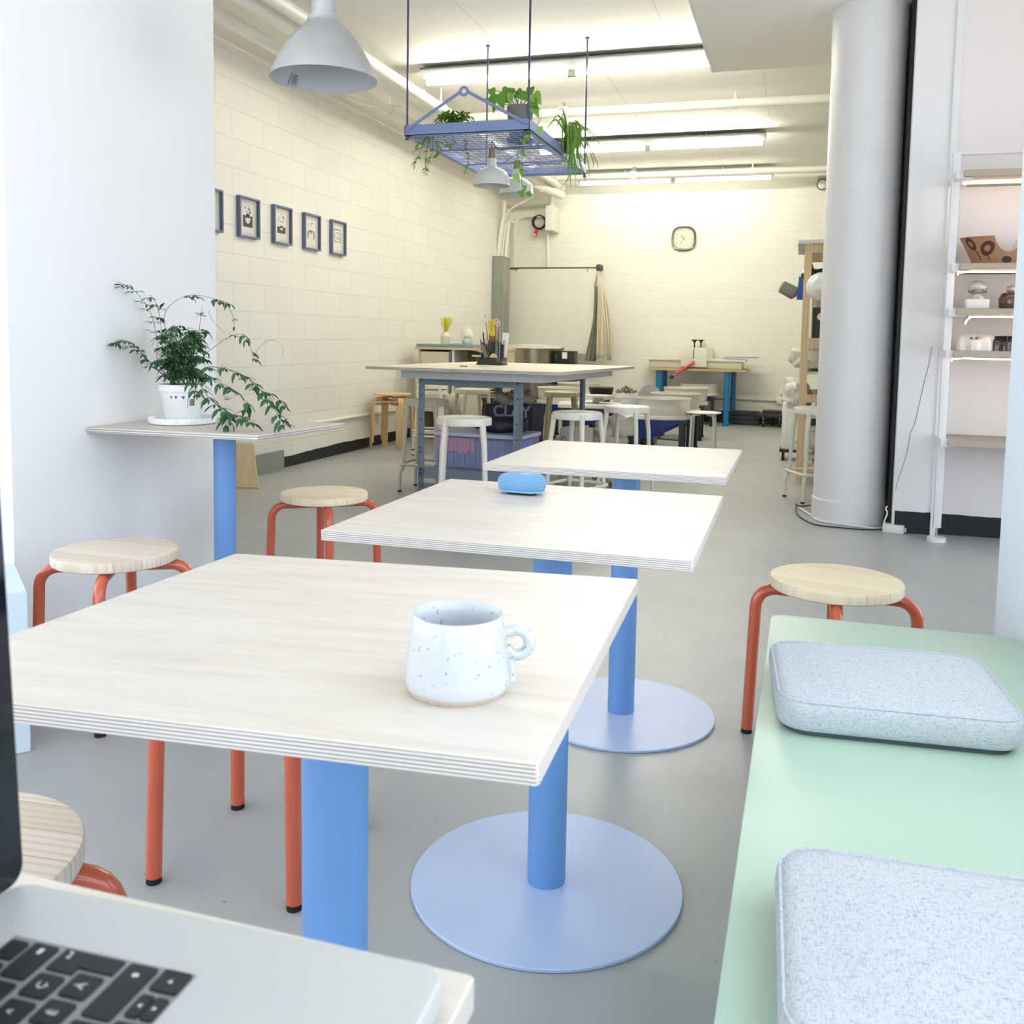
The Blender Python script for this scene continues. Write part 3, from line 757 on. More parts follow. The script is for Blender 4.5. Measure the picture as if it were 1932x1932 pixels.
vine([lp(424, 628, -.05), lp(402, 606, -.05), lp(394, 592, -.05), lp(396, 586, -.05), lp(399, 602, -.05)], .0006, 0)
vine([o_(-.02), lp(285, 685, .0), lp(262, 660, -.02), lp(238, 643, -.03), lp(216, 646, -.03)], .0013, 8, .036, .014, .3)
vine([o_(-.02), lp(292, 695), lp(280, 690, -.04), lp(278, 682, -.05)], .001, 3, .03, .01)
vine([lp(375, 630, .02), lp(378, 605, .02), lp(382, 577, .02)], .001, 0); sprig(lp(379, 595, .02), 14, .02)
# dense crown
for k in range(62):
    a = rnd.uniform(0, 2 * pi); rr = rnd.uniform(.02, .085)
    tipp = Vector((rr * cos(a) + rnd.uniform(-.02, .03), rr * sin(a), .118 + rnd.uniform(.05, .235) * (1 - rr * 2.6)))
    c0 = O + Vector((.04 * cos(a), .04 * sin(a), 0))
    vine([c0, c0.lerp(tipp, .5) + Vector((0, 0, .03)), tipp, tipp + Vector((cos(a), sin(a), -.35)) * .03], .0010, 4, .034, .0125, .35)
# trailing on the right over the table
vine([o_(.05), lp(384, 695, -.06), lp(430, 697, -.09), lp(470, 715, -.10), lp(497, 742, -.11), lp(512, 762, -.12), lp(528, 790, -.13), lp(540, 804, -.14)], .0014, 11, .04, .015, .15)
vine([lp(470, 715, -.10), lp(490, 735, -.08), lp(520, 748, -.08), lp(538, 770, -.08)], .001, 5, .036, .014, .2)
vine([o_(.06, -.03), lp(372, 720, -.11), lp(392, 748, -.14), lp(414, 770, -.16), lp(430, 790, -.17), lp(424, 804, -.18)], .0014, 10, .042, .015, .2)
vine([lp(400, 755, -.14), lp(425, 775, -.16), lp(450, 786, -.17), lp(478, 798, -.18)], .001, 6, .042, .016, .3)
vine([o_(.05, -.02), lp(380, 705, -.08), lp(410, 720, -.10), lp(440, 735, -.12), lp(470, 765, -.13), lp(455, 775, -.13)], .0011, 8, .04, .015, .2)
vine([o_(.03, -.05), lp(350, 715, -.13), lp(366, 735, -.14), lp(376, 745, -.14)], .001, 4, .034, .013, .3)
for q in ((418, 695), (478, 735), (500, 755), (430, 755), (235, 660), (535, 795)): sprig(lp(q[0], q[1], -.09), 8, .018)
stems.build('stems', STEM, t); fol.build('foliage', LEAFD, t); bud.build('buds', STEM, t)
# ------------------------------------------------------------------ silver pendant above it
pp = EYE + (CR.transposed() @ Vector(((611 - CXP) / FPX, (150 - CYP) / FPX, 1))) * 3.3
t = thing('pendant_lamp', 'large brushed aluminium bell pendant lamp hanging before the block wall', 'lamp', pp)
prof = [(.187, .0), (.185, .006), (.180, .022), (.164, .057), (.146, .090), (.123, .127), (.098, .156), (.076, .177), (.063, .190), (.058, .199), (.0565, .209), (.0500, .211), (.0490, .219), (.0470, .221), (.041, .275), (.034, .335), (.028, .342), (.012, .345)]
sh = MB().lathe(prof, 72)
inn = [(r - .0025, z) for (r, z) in prof[:10]] + [(.02, .205), (.001, .206)]
sh.lathe(inn, 72, 1)
sh_o = sh.build('shade', [NT('spun_aluminium').base((208, 209, 213), .30, .8).m, flat('lamp_inside_grey_white', (186, 189, 192), .5)], t, auto=30)
MB().tube([(.187 * cos(a), .187 * sin(a), 0) for a in [2 * pi * k / 72 for k in range(72)]], .0018, 6, closed=True).build('rim', ALU, t)
MB().cyl((0, 0, .35), (0, 0, ZC - pp.z), .0035, n=8).build('cord', WHITEPL, t)
lb = MB()
for k in range(5):
    pass
def on_shade(a, z): 
    r = .1815 - z * .42; return (r * cos(a), r * sin(a), z)
a0 = radians(150)
lb.add([on_shade(a0, .004), on_shade(a0 + .24, .004), on_shade(a0 + .2, .045), on_shade(a0 + .04, .045)], [(0, 1, 2, 3)], 0)
lb.build('rating_label', flat('silver_label', (170, 172, 176), .5), t)
lb = MB()
for k in range(6):
    z = .010 + k * .006
    lb.add([tuple(Vector(on_shade(a0 + .05, z)) * .996), tuple(Vector(on_shade(a0 + .19, z)) * .996), tuple(Vector(on_shade(a0 + .19, z + .0022)) * .996), tuple(Vector(on_shade(a0 + .05, z + .0022)) * .996)], [(0, 1, 2, 3)])
lb.build('label_print', INK, t)
MB().cyl((0, 0, .10), (0, 0, .21), .02, n=16).build('lamp_socket', WHITEPL, t)
MB().sphere((0, 0, .085), .032, 20, 12).build('bulb', flat('frosted_bulb', (235, 235, 230), .3), t)
# ------------------------------------------------------------------ block wall fittings
YF = [5.602, 6.067, 6.532, 6.996, 7.460]
FR = flat('slate_blue_frame', (104, 112, 146), .5, var=.05)
wv = ['partly hidden by the white pier', 'of pale flowers over a dark band', 'of dark leaves above a low dark band', 'of a white bottle between dark arcs', 'rightmost, of a black bordered sketch']
for i, y in enumerate(YF):
    t = thing('picture_frame', 'slate blue picture frame on the block wall, ' + wv[i], 'picture', (-3.899, y, 1.906), 0, 'small framed prints on the block wall')
    fw, fh, bw, dp = .262, .292, .013, .032
    b = MB()
    for (y0, y1, z0, z1) in ((-fw / 2, fw / 2, fh / 2 - bw, fh / 2), (-fw / 2, fw / 2, -fh / 2, -fh / 2 + bw), (-fw / 2, -fw / 2 + bw, -fh / 2 + bw, fh / 2 - bw), (fw / 2 - bw, fw / 2, -fh / 2 + bw, fh / 2 - bw)):
        b.box(0, dp, y0, y1, z0, z1)
    b.build('frame', FR, t)
    MB().box(.002, .008, -fw / 2 + .01, fw / 2 - .01, -fh / 2 + .01, fh / 2 - .01).build('mat', flat('grey_white_mat', (222, 224, 216), .6), t)
    pr = MB().box(.008, .0085, -.072, .072, -.108, .098); pr.build('print', PAPER, t)
    a = MB(); x = .0088; rn = random.Random(40 + i)
    def q(y0, y1, z0, z1, mi=0, xx=x): a.add([(xx, y0, z0), (xx, y1, z0), (xx, y1, z1), (xx, y0, z1)], [(0, 1, 2, 3)], mi)
    def disc(cy, cz, ry, rz, mi, xx, n=18): a.add([(xx, cy + ry * cos(2 * pi * k / n), cz + rz * sin(2 * pi * k / n)) for k in range(n)], [tuple(range(n))], mi)
    if i in (0, 1): q(-.062, .062, -.068, .016); disc(.0, -.005, .034, .038, 1, x + .0002); q(-.034, .034, 0, .03, 1, x + .0002)
    if i == 2: q(-.062, .062, -.062, -.012); disc(.0, -.02, .022, .018, 1, x + .0002); q(-.022, .022, -.02, .02, 1, x + .0002)
    if i == 3:
        disc(.0, -.03, .062, .05, 0, x); disc(0, -.035, .045, .048, 1, x + .0002); q(-.07, .07, -.09, -.055, 1, x + .0003); disc(0, .022, .02, .03, 1, x + .0002); disc(0, -.02, .006, .008, 0, x + .0004)
    if i == 4:
        q(-.058, .058, -.035, .075); q(-.050, .050, -.030, .068, 1, x + .0002); disc(.0, .02, .03, .03, 0, x + .0003); disc(.0, .02, .026, .026, 1, x + .0004)
    for k in range(11 if i != 3 else 6):
        cy, cz = rn.uniform(-.045, .045), rn.uniform(.028, .085)
        if i < 4: disc(cy, cz, rn.uniform(.003, .008), rn.uniform(.004, .010), 0, x + .0002, 8)
        else: disc(rn.uniform(-.04, .04), rn.uniform(-.02, .06), .004, .006, 0, x + .0006, 8)
    a.build('ink_drawing', [INK, PAPER], t)
    GL = MB().box(.016, .017, -fw / 2 + .012, fw / 2 - .012, -fh / 2 + .012, fh / 2 - .012)
    GL.build('glazing', GLASS.m, t)
# raceway and outlet along the block wall
structure(MB().tube([(-3.884, 3.4, .318), (-3.884, 11.7, .318)], .016, 10).build('trim_8', PIPE))
t = thing('wall_outlet', 'white double outlet box on the raceway behind the birch stools', 'outlet', (-3.9, 8.22, .27))
MB().box(0, .05, -.09, .03, -.035, .045).build('box', WHITEPL, t, bev=.004)
MB().box(.05, .054, -.085, .025, -.03, .04).build('cover_plate', PIPE, t, bev=.002)
MB().box(.054, .10, -.15, -.10, -.045, .0).build('plug', PIPE, t, bev=.005)
# board and grey panel leaning at the foot of the block wall
p0 = at(466, 919, Z=0)
o = MB().prism([(0, 0), (-.36, 0), (-.36, .31), (-.065, .31)], -.008, .008, 0).build('plywood_board', m_ply('plywood_pale', (226, 204, 166), (210, 184, 140), 'Y'), loc=(-3.53, 5.62, .0), rot=(radians(78), 0, radians(10)))
tag(o, 'raw plywood offcut leaning on the block wall behind the blue pole', 'board')
o = MB().prism(rrect(.44, .16, .012, 4), 0, .006).build('metal_plate', GREYBOX, loc=(-3.84, 6.25, .080), rot=(radians(90), 0, radians(90)), bev=.001, seg=1)
tag(o, 'grey metal plate leaning on the black base of the block wall', 'panel')
# stacked birch stools
def birch_stool(label, x, y, z, rz):
    t = thing('bentwood_stool', label, 'stool', (x, y, z), rz, 'stacked bentwood birch stools')
    s = MB(); n = 40
    vs = []; fs = []
    for (r, zz) in ((.001, .448), (.10, .444), (.172, .450), (.178, .453), (.178, .462), (.172, .464), (.10, .458), (.001, .460)):
        for k in range(n):
            a = 2 * pi * k / n; vs.append((r * cos(a), r * sin(a), zz - .006 * (1 - (r * cos(a) / .178) ** 2)))
    for j in range(7):
        for k in range(n): fs.append((j * n + k, j * n + (k + 1) % n, (j + 1) * n + (k + 1) % n, (j + 1) * n + k))
    s.add(vs, fs, 0, True).build('seat', BIRCH, t, auto=40)
    for k in range(4):
        path = [(.05, .428)] + [(.150 + .05 * sin(q), .378 + .05 * cos(q)) for q in [radians(d) for d in range(0, 91, 15)]] + [(.215, .0)]
        b = MB(); th = .012; wd = .028
        outer = path; inner = [(p[0] - th * (0 if i == 0 else 1 if i > 6 else i / 7), p[1] - th * (1 if i < 3 else max(0, 1 - (i - 2) / 6))) for i, p in enumerate(path)]
        vs = []
        for (o1, i1) in zip(outer, inner):
            vs += [(o1[0], -wd, o1[1]), (o1[0], wd, o1[1]), (i1[0], wd, i1[1]), (i1[0], -wd, i1[1])]
        fs = []
        m = len(path)
        for i in range(m - 1):
            for q in range(4): fs.append((i * 4 + q, i * 4 + (q + 1) % 4, (i + 1) * 4 + (q + 1) % 4, (i + 1) * 4 + q))
        fs += [(0, 1, 2, 3), tuple((m - 1) * 4 + q for q in (3, 2, 1, 0))]
        b.add(vs, fs, 0, True); b.xf(RZ(k * pi / 2 + pi / 4)); b.build('leg', BIRCH, t, auto=40)
    return t
s0 = birch_stool('lower of the two stacked bentwood birch stools by the block wall', -3.665, 8.13, 0, radians(-2))
s1 = dup(s0, (-3.66, 8.135, .062), radians(3), 'upper of the two stacked bentwood birch stools by the block wall')
# ------------------------------------------------------------------ hanging plant rack
RX0, RX1, RY0, RY1, RZ0, RZ1 = -2.283, -1.513, 5.22, 6.712, 2.245, 2.307
t = thing('hanging_rack', 'slate blue hanging wire rack with plants, hung on four rods', 'rack', ((RX0 + RX1) / 2, (RY0 + RY1) / 2, RZ0))
cx, cy = (RX0 + RX1) / 2, (RY0 + RY1) / 2; hw, hd = (RX1 - RX0) / 2, (RY1 - RY0) / 2; hz = RZ1 - RZ0
b = MB()
b.box(-hw, hw, -hd, -hd + .004, 0, hz); b.box(-hw, hw, hd - .004, hd, 0, hz); b.box(-hw, -hw + .004, -hd, hd, 0, hz); b.box(hw - .004, hw, -hd, hd, 0, hz)
b.box(-hw, hw, -hd, -hd + .035, 0, .004); b.box(-hw, hw, hd - .035, hd, 0, .004); b.box(-hw, -hw + .035, -hd, hd, 0, .004); b.box(hw - .035, hw, -hd, hd, 0, .004)
b.build('frame', RACKBLUE, t)
b = MB()
for k in (1, 2): b.cyl((-hw, -hd + 2 * hd * k / 3, .006), (hw, -hd + 2 * hd * k / 3, .006), .007, n=8)
b.build('cross_bar', RACKBLUE, t)
b = MB()
n = 30
for k in range(1, n): b.cyl((-hw, -hd + 2 * hd * k / n, .013), (hw, -hd + 2 * hd * k / n, .013), .0028, n=6)
for k in range(1, 15): b.cyl((-hw + 2 * hw * k / 15, -hd, .018), (-hw + 2 * hw * k / 15, hd, .018), .0028, n=6)
b.build('wire_mesh', RACKBLUE, t)
for sy in (-1, 1):
    b = MB(); ap = (-.012, sy * (hd + .006), .235)
    b.tube([(-hw + .01, sy * (hd + .006), .03), (ap[0] - .025, ap[1], ap[2] - .005)], .009, 8); b.tube([(hw - .01, sy * (hd + .006), .03), (ap[0] + .025, ap[1], ap[2] - .005)], .009, 8)
    b.tube([(ap[0] + .022 * cos(a), ap[1], ap[2] + .022 * sin(a)) for a in [2 * pi * k / 20 for k in range(20)]], .008, 8, closed=True)
    b.build('brace', RACKBLUE, t)
for sx in (-1, 1):
    for sy in (-1, 1):
        b = MB(); x, y = sx * (hw - .012), sy * (hd - .012)
        b.cyl((x, y, -.02), (x, y, ZC - RZ0), .0065, n=8); b.cyl((x, y, -.022), (x, y, -.008), .012, n=6); b.cyl((x, y, ZC - RZ0 - .012), (x, y, ZC - RZ0), .016, n=12)
        b.build('rod', flat('dark_slate_rod', (72, 80, 112), .4), t)
GZ = RZ0 + .021
# dome pendants hanging from the rack
def dome_lamp(label, x, y, z):
    t = thing('dome_pendant', label, 'lamp', (x, y, z), 0, 'pale dome pendants under the rack')
    prof = [(.116, 0), (.1145, .012), (.113, .02), (.110, .05), (.098, .078), (.075, .098), (.045, .110), (.034, .116), (.0285, .124), (.0270, .165), (.0255, .168), (.016, .169)]
    s = MB().lathe(prof, 56); s.lathe([(r - .002, zz) for r, zz in prof[:8]] + [(.005, .118)], 56, 1)
    s.build('shade', [flat('grey_white_enamel', (226, 229, 224), .35), flat('dome_inside', (206, 210, 200), .5)], t, auto=35)
    MB().lathe([(.001, .165), (.0245, .165), (.0245, .172), (.021, .176), (.021, .205), (.0185, .208), (.0185, .222), (.001, .222)], 24).build('collar', BRASS, t, auto=30)
    zt = RZ0 - z
    MB().tube(spline([(0, 0, .22), (0, 0, .275), (.03, .02, min(.31, zt - .01)), (.12, .05, zt - .004), (.28, .12, zt + .006)], 6), .004, 8).build('cord', flat('grey_flex', (112, 112, 112), .6), t)
    MB().sphere((0, 0, .06), .03, 16, 10).build('bulb', flat('frosted_bulb', (235, 235, 230), .3), t)
    return t
pa = EYE + (CR.transposed() @ Vector(((927.5 - CXP) / FPX, (351 - CYP) / FPX, 1))) * 5.85
pb = EYE + (CR.transposed() @ Vector(((974 - CXP) / FPX, (367 - CYP) / FPX, 1))) * 6.35
dome_lamp('pale grey dome pendant under the plant rack, the nearer one', *pa)
dome_lamp('pale grey dome pendant under the plant rack, partly hidden behind the other', *pb)
# plants on the rack
rnd = random.Random(5)
def pot_thing(name, label, px, py, Y, prof, mat, soilz):
    p = at(px, py, Y=Y); p.z = GZ
    t = thing(name, label, 'plant', p)
    MB().lathe(prof, 36).build('pot', mat, t, auto=50)
    r = prof[-1][0]
    MB().lathe([(.001, soilz), (r, soilz - .002)], 24).build('soil', SOIL, t)
    return t, p
# small leaved trailer in a white pot
t, p = pot_thing('trailing_plant', 'bright green small leaved trailing plant in a white pot on the rack', 862, 238, 5.75, [(.001, .001), (.05, .001), (.070, .10), (.078, .13), (.078, .138), (.073, .138), (.068, .11)], WHITEPL, .125)
fol = MB(); st = MB()
def twig(pts, n, L, w_, clusters=1):
    P = spline(pts, 7); st.tube(P, .0016, 5)
    for k in range(n):
        i = min(len(P) - 2, int((k + rnd.random()) / n * (len(P) - 1)))
        for c in range(clusters + 1):
            d = Vector((rnd.uniform(-1, 1), rnd.uniform(-1, 1), rnd.uniform(-.6, .6))).normalized()
            fol.leaf(P[i], d, (0, 0, 1), L * rnd.uniform(.7, 1.2), w_ * rnd.uniform(.8, 1.1), 0, .25, 3)
for k in range(40):
    a = rnd.uniform(0, 2 * pi); r = rnd.uniform(.05, .14)
    twig([(0, 0, .12), (r * .5 * cos(a), r * .5 * sin(a), .175 + rnd.uniform(0, .05)), (r * 1.15 * cos(a), r * 1.15 * sin(a), .14 + rnd.uniform(-.03, .06))], 7, .040, .020)
def rp(px, py, Y): return at(px, py, Y=Y) - p
for path in ([(840, 240, 5.55), (812, 250, 5.35), (800, 268, 5.3), (790, 295, 5.3), (778, 312, 5.3)], [(840, 242, 5.55), (815, 258, 5.35), (806, 280, 5.32), (802, 305, 5.32), (806, 332, 5.32)],
             [(845, 245, 5.55), (820, 255, 5.35), (815, 290, 5.3), (800, 325, 5.3)], [(845, 240, 5.6), (826, 262, 5.4), (826, 284, 5.36), (816, 300, 5.36)], [(840, 240, 5.6), (830, 268, 5.4), (824, 292, 5.4)], [(836, 250, 5.5), (790, 272, 5.3), (784, 285, 5.3)],
             [(872, 240, 5.75), (882, 262, 5.72), (880, 282, 5.7), (884, 296, 5.7), (880, 315, 5.7), (876, 331, 5.7)], [(866, 240, 5.75), (874, 262, 5.7), (884, 275, 5.7)], [(850, 242, 5.6), (838, 262, 5.5), (850, 275, 5.5)], [(846, 242, 5.6), (858, 262, 5.5), (846, 280, 5.5)]):
    twig([Vector((0, 0, .13))] + [rp(*q) for q in path], 13, .034, .017)
fol.build('foliage', LEAFL, t); st.build('stems', STEM, t)
# heart leaved plant in a grey pot
t, p = pot_thing('heart_leaf_plant', 'heart leaved plant in a grey pot on the rack, its vine trailing below', 981, 243, 5.62, [(.001, .001), (.058, .001), (.062, .004), (.080, .176), (.082, .180), (.082, .208), (.078, .208), (.075, .18)], flat('grey_matte_pot', (128, 126, 128), .6), .19)
MB().lathe([(.001, -.001), (.075, -.001), (.085, .012), (.082, .012), (.07, .002), (.001, .002)], 32).build('drip_tray', flat('dark_grey_tray', (70, 72, 76), .5), t)
st = MB(); fol = MB()
def heart(base, tip, up, s, mi=0):
    d = (Vector(tip) - Vector(base)); L = d.length; d.normalize(); up = Vector(up); side = d.cross(up).normalized(); up = side.cross(d)
    pts = [(0.0, 0), (-.07, .20), (-.02, .33), (.15, .41), (.40, .37), (.68, .22), (1.0, 0)]
    vs = []; fs = []
    for (u, v) in pts:
        b_ = Vector(base) + d * (u * L) - up * (.22 * L * max(u, 0) ** 2)
        vs += [b_ - side * v * L * s + up * v * .3 * L, Vector(base) + d * (max(u, 0) * L) - up * (.22 * L * max(u, 0) ** 2), b_ + side * v * L * s + up * v * .3 * L]
    for i in range(len(pts) - 1):
        for k in (0, 1): fs.append((i * 3 + k, i * 3 + k + 1, i * 3 + 4 + k, i * 3 + 3 + k))
    fol.add(vs, fs, rnd.choice((0, 0, 1)), True)
def hp(px, py, dy=0): return at(px, py, Y=5.62 + dy) - p
for (bx, by, tx, ty, dy, s) in ((926, 168, 931, 182, -.05, 1), (922, 185, 934, 201, -.06, 1.05), (940, 178, 950, 202, -.05, 1), (958, 166, 950, 184, .0, 1), (966, 176, 960, 196, -.04, .95), (975, 172, 985, 186, .05, 1), (982, 178, 1000, 190, -.02, .9), (1002, 165, 999, 184, .04, .9), (1006, 178, 1020, 195, -.05, 1.1), (1004, 188, 1010, 204, -.06, 1), (1006, 200, 1016, 220, -.05, .8), (934, 202, 930, 212, -.05, .7), (948, 186, 962, 192, -.02, 1), (962, 172, 974, 178, .02, 1)):
    b0 = hp(bx, by, dy); st.tube(spline([Vector((rnd.uniform(-.04, .04), rnd.uniform(-.04, .04), .18)), b0 * .5 + Vector((0, 0, .12)), b0], 5), .0022, 5)
    heart(b0, hp(tx, ty, dy - .03), (rnd.uniform(-.2, .2), -.8, .5), s)
vp = [Vector((.05, -.05, .2))] + [hp(*q) for q in ((1018, 205, -.1), (1020, 222, -.12), (1012, 236, -.15), (1000, 228, -.2), (992, 230, -.3), (988, 245, -.38), (985, 290, -.38), (984, 330, -.38), (986, 352, -.38), (996, 365, -.38))]
st.tube(spline(vp, 7), .0018, 5)
for (bx, by, tx, ty) in ((998, 248, 994, 264), (986, 262, 990, 274), (1018, 240, 1020, 255), (984, 286, 990, 296), (976, 306, 980, 318), (984, 320, 986, 334), (972, 330, 980, 344), (990, 350, 988, 362), (982, 360, 986, 374), (996, 362, 1000, 372)):
    heart(hp(bx, by, -.38), hp(tx, ty, -.39), (.2, -.9, .2), .9)
fol.build('foliage', [LEAFH, LEAFH2], t); st.build('stems', STEM, t)
# spider plant on the right rail
t, p = pot_thing('spider_plant', 'spider plant with long arching blades at the right edge of the rack', 1072, 268, 6.02, [(.001, .001), (.04, .001), (.05, .055), (.05, .065), (.046, .065)], flat('dark_nursery_pot', (58, 60, 58), .6), .055)
fol = MB()
def blade(pts, w_):
    P = spline(pts, 6); n = len(P); vs = []; fs = []
    for i, q in enumerate(P):
        d = (P[min(i + 1, n - 1)] - P[max(i - 1, 0)]).normalized(); sd = d.cross(Vector((.3, -.9, .25))).normalized(); w2 = w_ * .5 * (1 - (i / (n - 1)) ** 2) * (.5 + min(1, i / 4) * .5) + .0004
        nn = sd.cross(d).normalized()
        vs += [q - sd * w2 + nn * w2 * .4, q, q + sd * w2 + nn * w2 * .4]
    for i in range(n - 1):
        for k in (0, 1): fs.append((i * 3 + k, i * 3 + k + 1, i * 3 + 4 + k, i * 3 + 3 + k))
    fol.add(vs, fs, rnd.choice((0, 0, 1)), True)
def sp_(px, py, dy=0): return at(px, py, Y=6.0 + dy) - p
for tip in ((1053, 212, -.1), (1058, 226, 0), (1050, 240, .05), (1030, 246, -.05), (1040, 232, .1), (1095, 250, -.1), (1100, 252, 0), (1110, 262, -.1), (1122, 270, .1), (1133, 275, 0)):
    e_ = sp_(*tip); m_ = e_ * .55 + Vector((0, 0, .13)); blade([(0, 0, .08), m_, e_], .013)
for k in range(40):
    tx = rnd.gauss(1082, 17); ty = rnd.uniform(285, 362); dy = rnd.uniform(-.22, .15)
    s1_ = sp_(tx * .5 + 1072 * .5 + rnd.uniform(-4, 8), rnd.uniform(244, 262), dy * .6)
    blade([(rnd.uniform(-.03, .03), rnd.uniform(-.03, .03), .08), s1_ * .6 + Vector((0, 0, .10)), s1_, sp_((tx + 1078) / 2, 295, dy), sp_(tx, ty, dy)], rnd.uniform(.009, .015))
for tip in ((1055, 358, -.1), (1128, 322, 0), (1118, 318, .1), (1108, 340, -.1)):
    e_ = sp_(*tip); blade([(0, 0, .08), e_ * .3 + Vector((.06, -.05, .1)), e_ * .7 + Vector((.05, 0, .02)), e_], .010)
fol.build('foliage', [LEAFS, LEAFL], t)
# ------------------------------------------------------------------ steel workbench
def span(px0, px1, py0, py1, Y):
    a = at(px0, py1, Y=Y); b = at(px1, py0, Y=Y); return a.x, b.x, a.z, b.z
WZ = .865; WA = radians(-6.4); WC = Vector((-1.95, 6.33, 0)); WW, WD = 1.36, 1.66
t = thing('workbench', 'large steel legged workbench with pale plywood top holding the black tool caddy', 'workbench', WC, WA)
MB().prism(rrect(WW, WD, .03, 4), WZ - .020, WZ, 0, None, 1).build('tabletop', [m_ply('worn_ply_top', (238, 230, 212), (222, 208, 182)), m_plyedge('bench_ply_edge', .02, 5)], t, bev=.0015, seg=1)
b = MB(); b.box(-.43, .56, -.775, -.755, WZ - .072, WZ - .02); b.box(.54, .56, -.755, .62, WZ - .072, WZ - .02); b.box(-.43, -.41, -.755, .62, WZ - .072, WZ - .02); b.box(-.43, .56, .60, .62, WZ - .072, WZ - .02)
b.build('apron', flat('grey_white_steel', (186, 190, 194), .4), t)
LX, LY0, LY1 = .363, -.66, .60; lt = WZ - .072
for sx in (-1, 1):
    for (sy, y) in ((-1, LY0), (1, LY1)):
        b = MB(); x = sx * LX
        b.box(min(x, x - sx * .044), max(x, x - sx * .044), min(y, y - sy * .003), max(y, y - sy * .003), 0, lt)
        b.box(min(x, x - sx * .003), max(x, x - sx * .003), min(y, y - sy * .05), max(y, y - sy * .05), 0, lt)
        b.box(min(x, x - sx * .06), max(x, x - sx * .06), min(y, y - sy * .05), max(y, y - sy * .05), 0, .004)
        lg = b.build('leg', STEELBLUE, t)
        h = MB()
        for z in (.16, .19, .30, .33, .42, .52, .68, .78):
            h.cyl((x - sx * .018, y + sy * .0008, z), (x - sx * .018, y + sy * .0004 - sy * .003, z), .006, n=10)
            h.cyl((x + sx * .0006, y - sy * .024, z), (x - sx * .0034, y - sy * .024, z), .006, n=10)
        h.build('bolt_hole', flat('hole_black', (30, 32, 36), .6), lg)
for y, sy in ((LY0, -1), (LY1, 1)):
    for (za, zb_, xi) in ((lt - .045, lt, .044), (.06, .10, 0), (.13, .20, 0)):
        MB().box(-LX + xi, LX - xi, min(y, y - sy * .003), max(y, y - sy * .003), za, zb_).build('cross_rail', STEELBLUE, t)
for sx in (1,):
    b = MB(); x = sx * LX; b.box(min(x, x - sx * .003), max(x, x - sx * .003), LY0 + .05, LY1 - .05, .14, .19); b.build('side_rail', STEELBLUE, t)
MB().box(-.285, LX - .005, LY0 + .004, LY1 - .004, .195, .203).build('shelf', STEELBLUE, t)
def on_bench(u, v, z): return T(WC.x, WC.y, 0) @ RZ(WA) @ Vector((u, v, z))
SZ = .2035
# --- bins and bags on the lower shelf
BINM = m_clear('clear_lilac_plastic', (206, 212, 240), .16, .3)
bp = on_bench(.03, -.42, SZ)
t = thing('plastic_bin', 'clear lilac plastic storage bin of pink and blue packets under the workbench', 'bin', bp, WA)
b = MB()
w_, d_, h_ = .60, .36, .235
for (x0, x1, y0, y1) in ((-w_ / 2, w_ / 2, -d_ / 2, -d_ / 2 + .004), (-w_ / 2, w_ / 2, d_ / 2 - .004, d_ / 2), (-w_ / 2, -w_ / 2 + .004, -d_ / 2, d_ / 2), (w_ / 2 - .004, w_ / 2, -d_ / 2, d_ / 2)): b.box(x0, x1, y0, y1, .002, h_)
b.box(-w_ / 2, w_ / 2, -d_ / 2, d_ / 2, .0, .005)
for k in range(22):
    x = -w_ / 2 + .02 + k * .0265; b.box(x, x + .009, -d_ / 2 - .005, -d_ / 2, .01, h_ - .03)
b.build('tub', BINM, t)
b = MB(); b.prism(rrect(w_ + .03, d_ + .03, .02, 4), h_ - .022, h_ - .0005); b.build('rim', flat('lilac_rim', (188, 194, 222), .35), t)
b = MB(); rn = random.Random(3)
for k in range(9): b.box(-.29 + k * .031, -.29 + k * .031 + .028, -.17, .10, .11 + rn.uniform(-.01, .01), .20)
for k in range(14): b.box(-.29 + k * .041, -.29 + k * .041 + .036, -.165, .12, .008, .105 if k < 7 else .19, 1)
b.build('packets', [flat('pink_packet', (222, 130, 180), .6), flat('blue_packet', (84, 122, 204), .6)], t)
o = MB(); pillow(o, .36, .28, .10, 64, 24, 2.6); crumple(o, .016, 11); o.v = [Vector((v.x, v.y, max(v.z, -.05))) for v in o.v]; ob = o.build('tool_bag', flat('black_navy_nylon', (22, 26, 46), .5, var=.4, vs=12, bump=.4, bs=18), loc=bp + Vector((.085, .03, h_ + .0505)), rot=(0, 0, WA))
tag(ob, 'slumped black nylon bag on top of the clear lilac bin', 'bag')
cb_ = on_bench(-.015, .14, SZ)
t = thing('clay_box', 'dark navy carton printed with the word CLAY under the workbench', 'box', cb_, WA + radians(3))
MB().box(-.18, .18, -.12, .12, 0, .385).build('carton', flat('navy_carton', (40, 40, 66), .6, var=.15), t)
lt_ = MB(); text_mb(lt_, 'CLAY', .115, T(.02, -.1205, .335) @ RX(pi / 2), 0, 0, .0035); lt_.build('lettering', flat('grey_print', (150, 146, 154), .7), t)
fl = MB(); rn = random.Random(8)
for k in range(12):
    pillow(fl, .18, .12, .07, 28, 12, 2.2); nv = 28 * 13
    Mx = T(rn.uniform(-.11, .11), rn.uniform(-.07, .07), .39 + rn.uniform(0, .045)) @ RZ(rn.uniform(0, 3)) @ RY(rn.uniform(-.5, .5))
    for i in range(len(fl.v) - nv, len(fl.v)): fl.v[i] = Mx @ fl.v[i]
crumple(fl, .022, 17); fl.build('plastic_film', m_clear('crumpled_film', (150, 148, 142), .8, .25), t)
t = thing('cardboard_box', 'small open cardboard box behind the clay carton under the workbench', 'box', on_bench(-.12, .40, SZ), WA + .35)
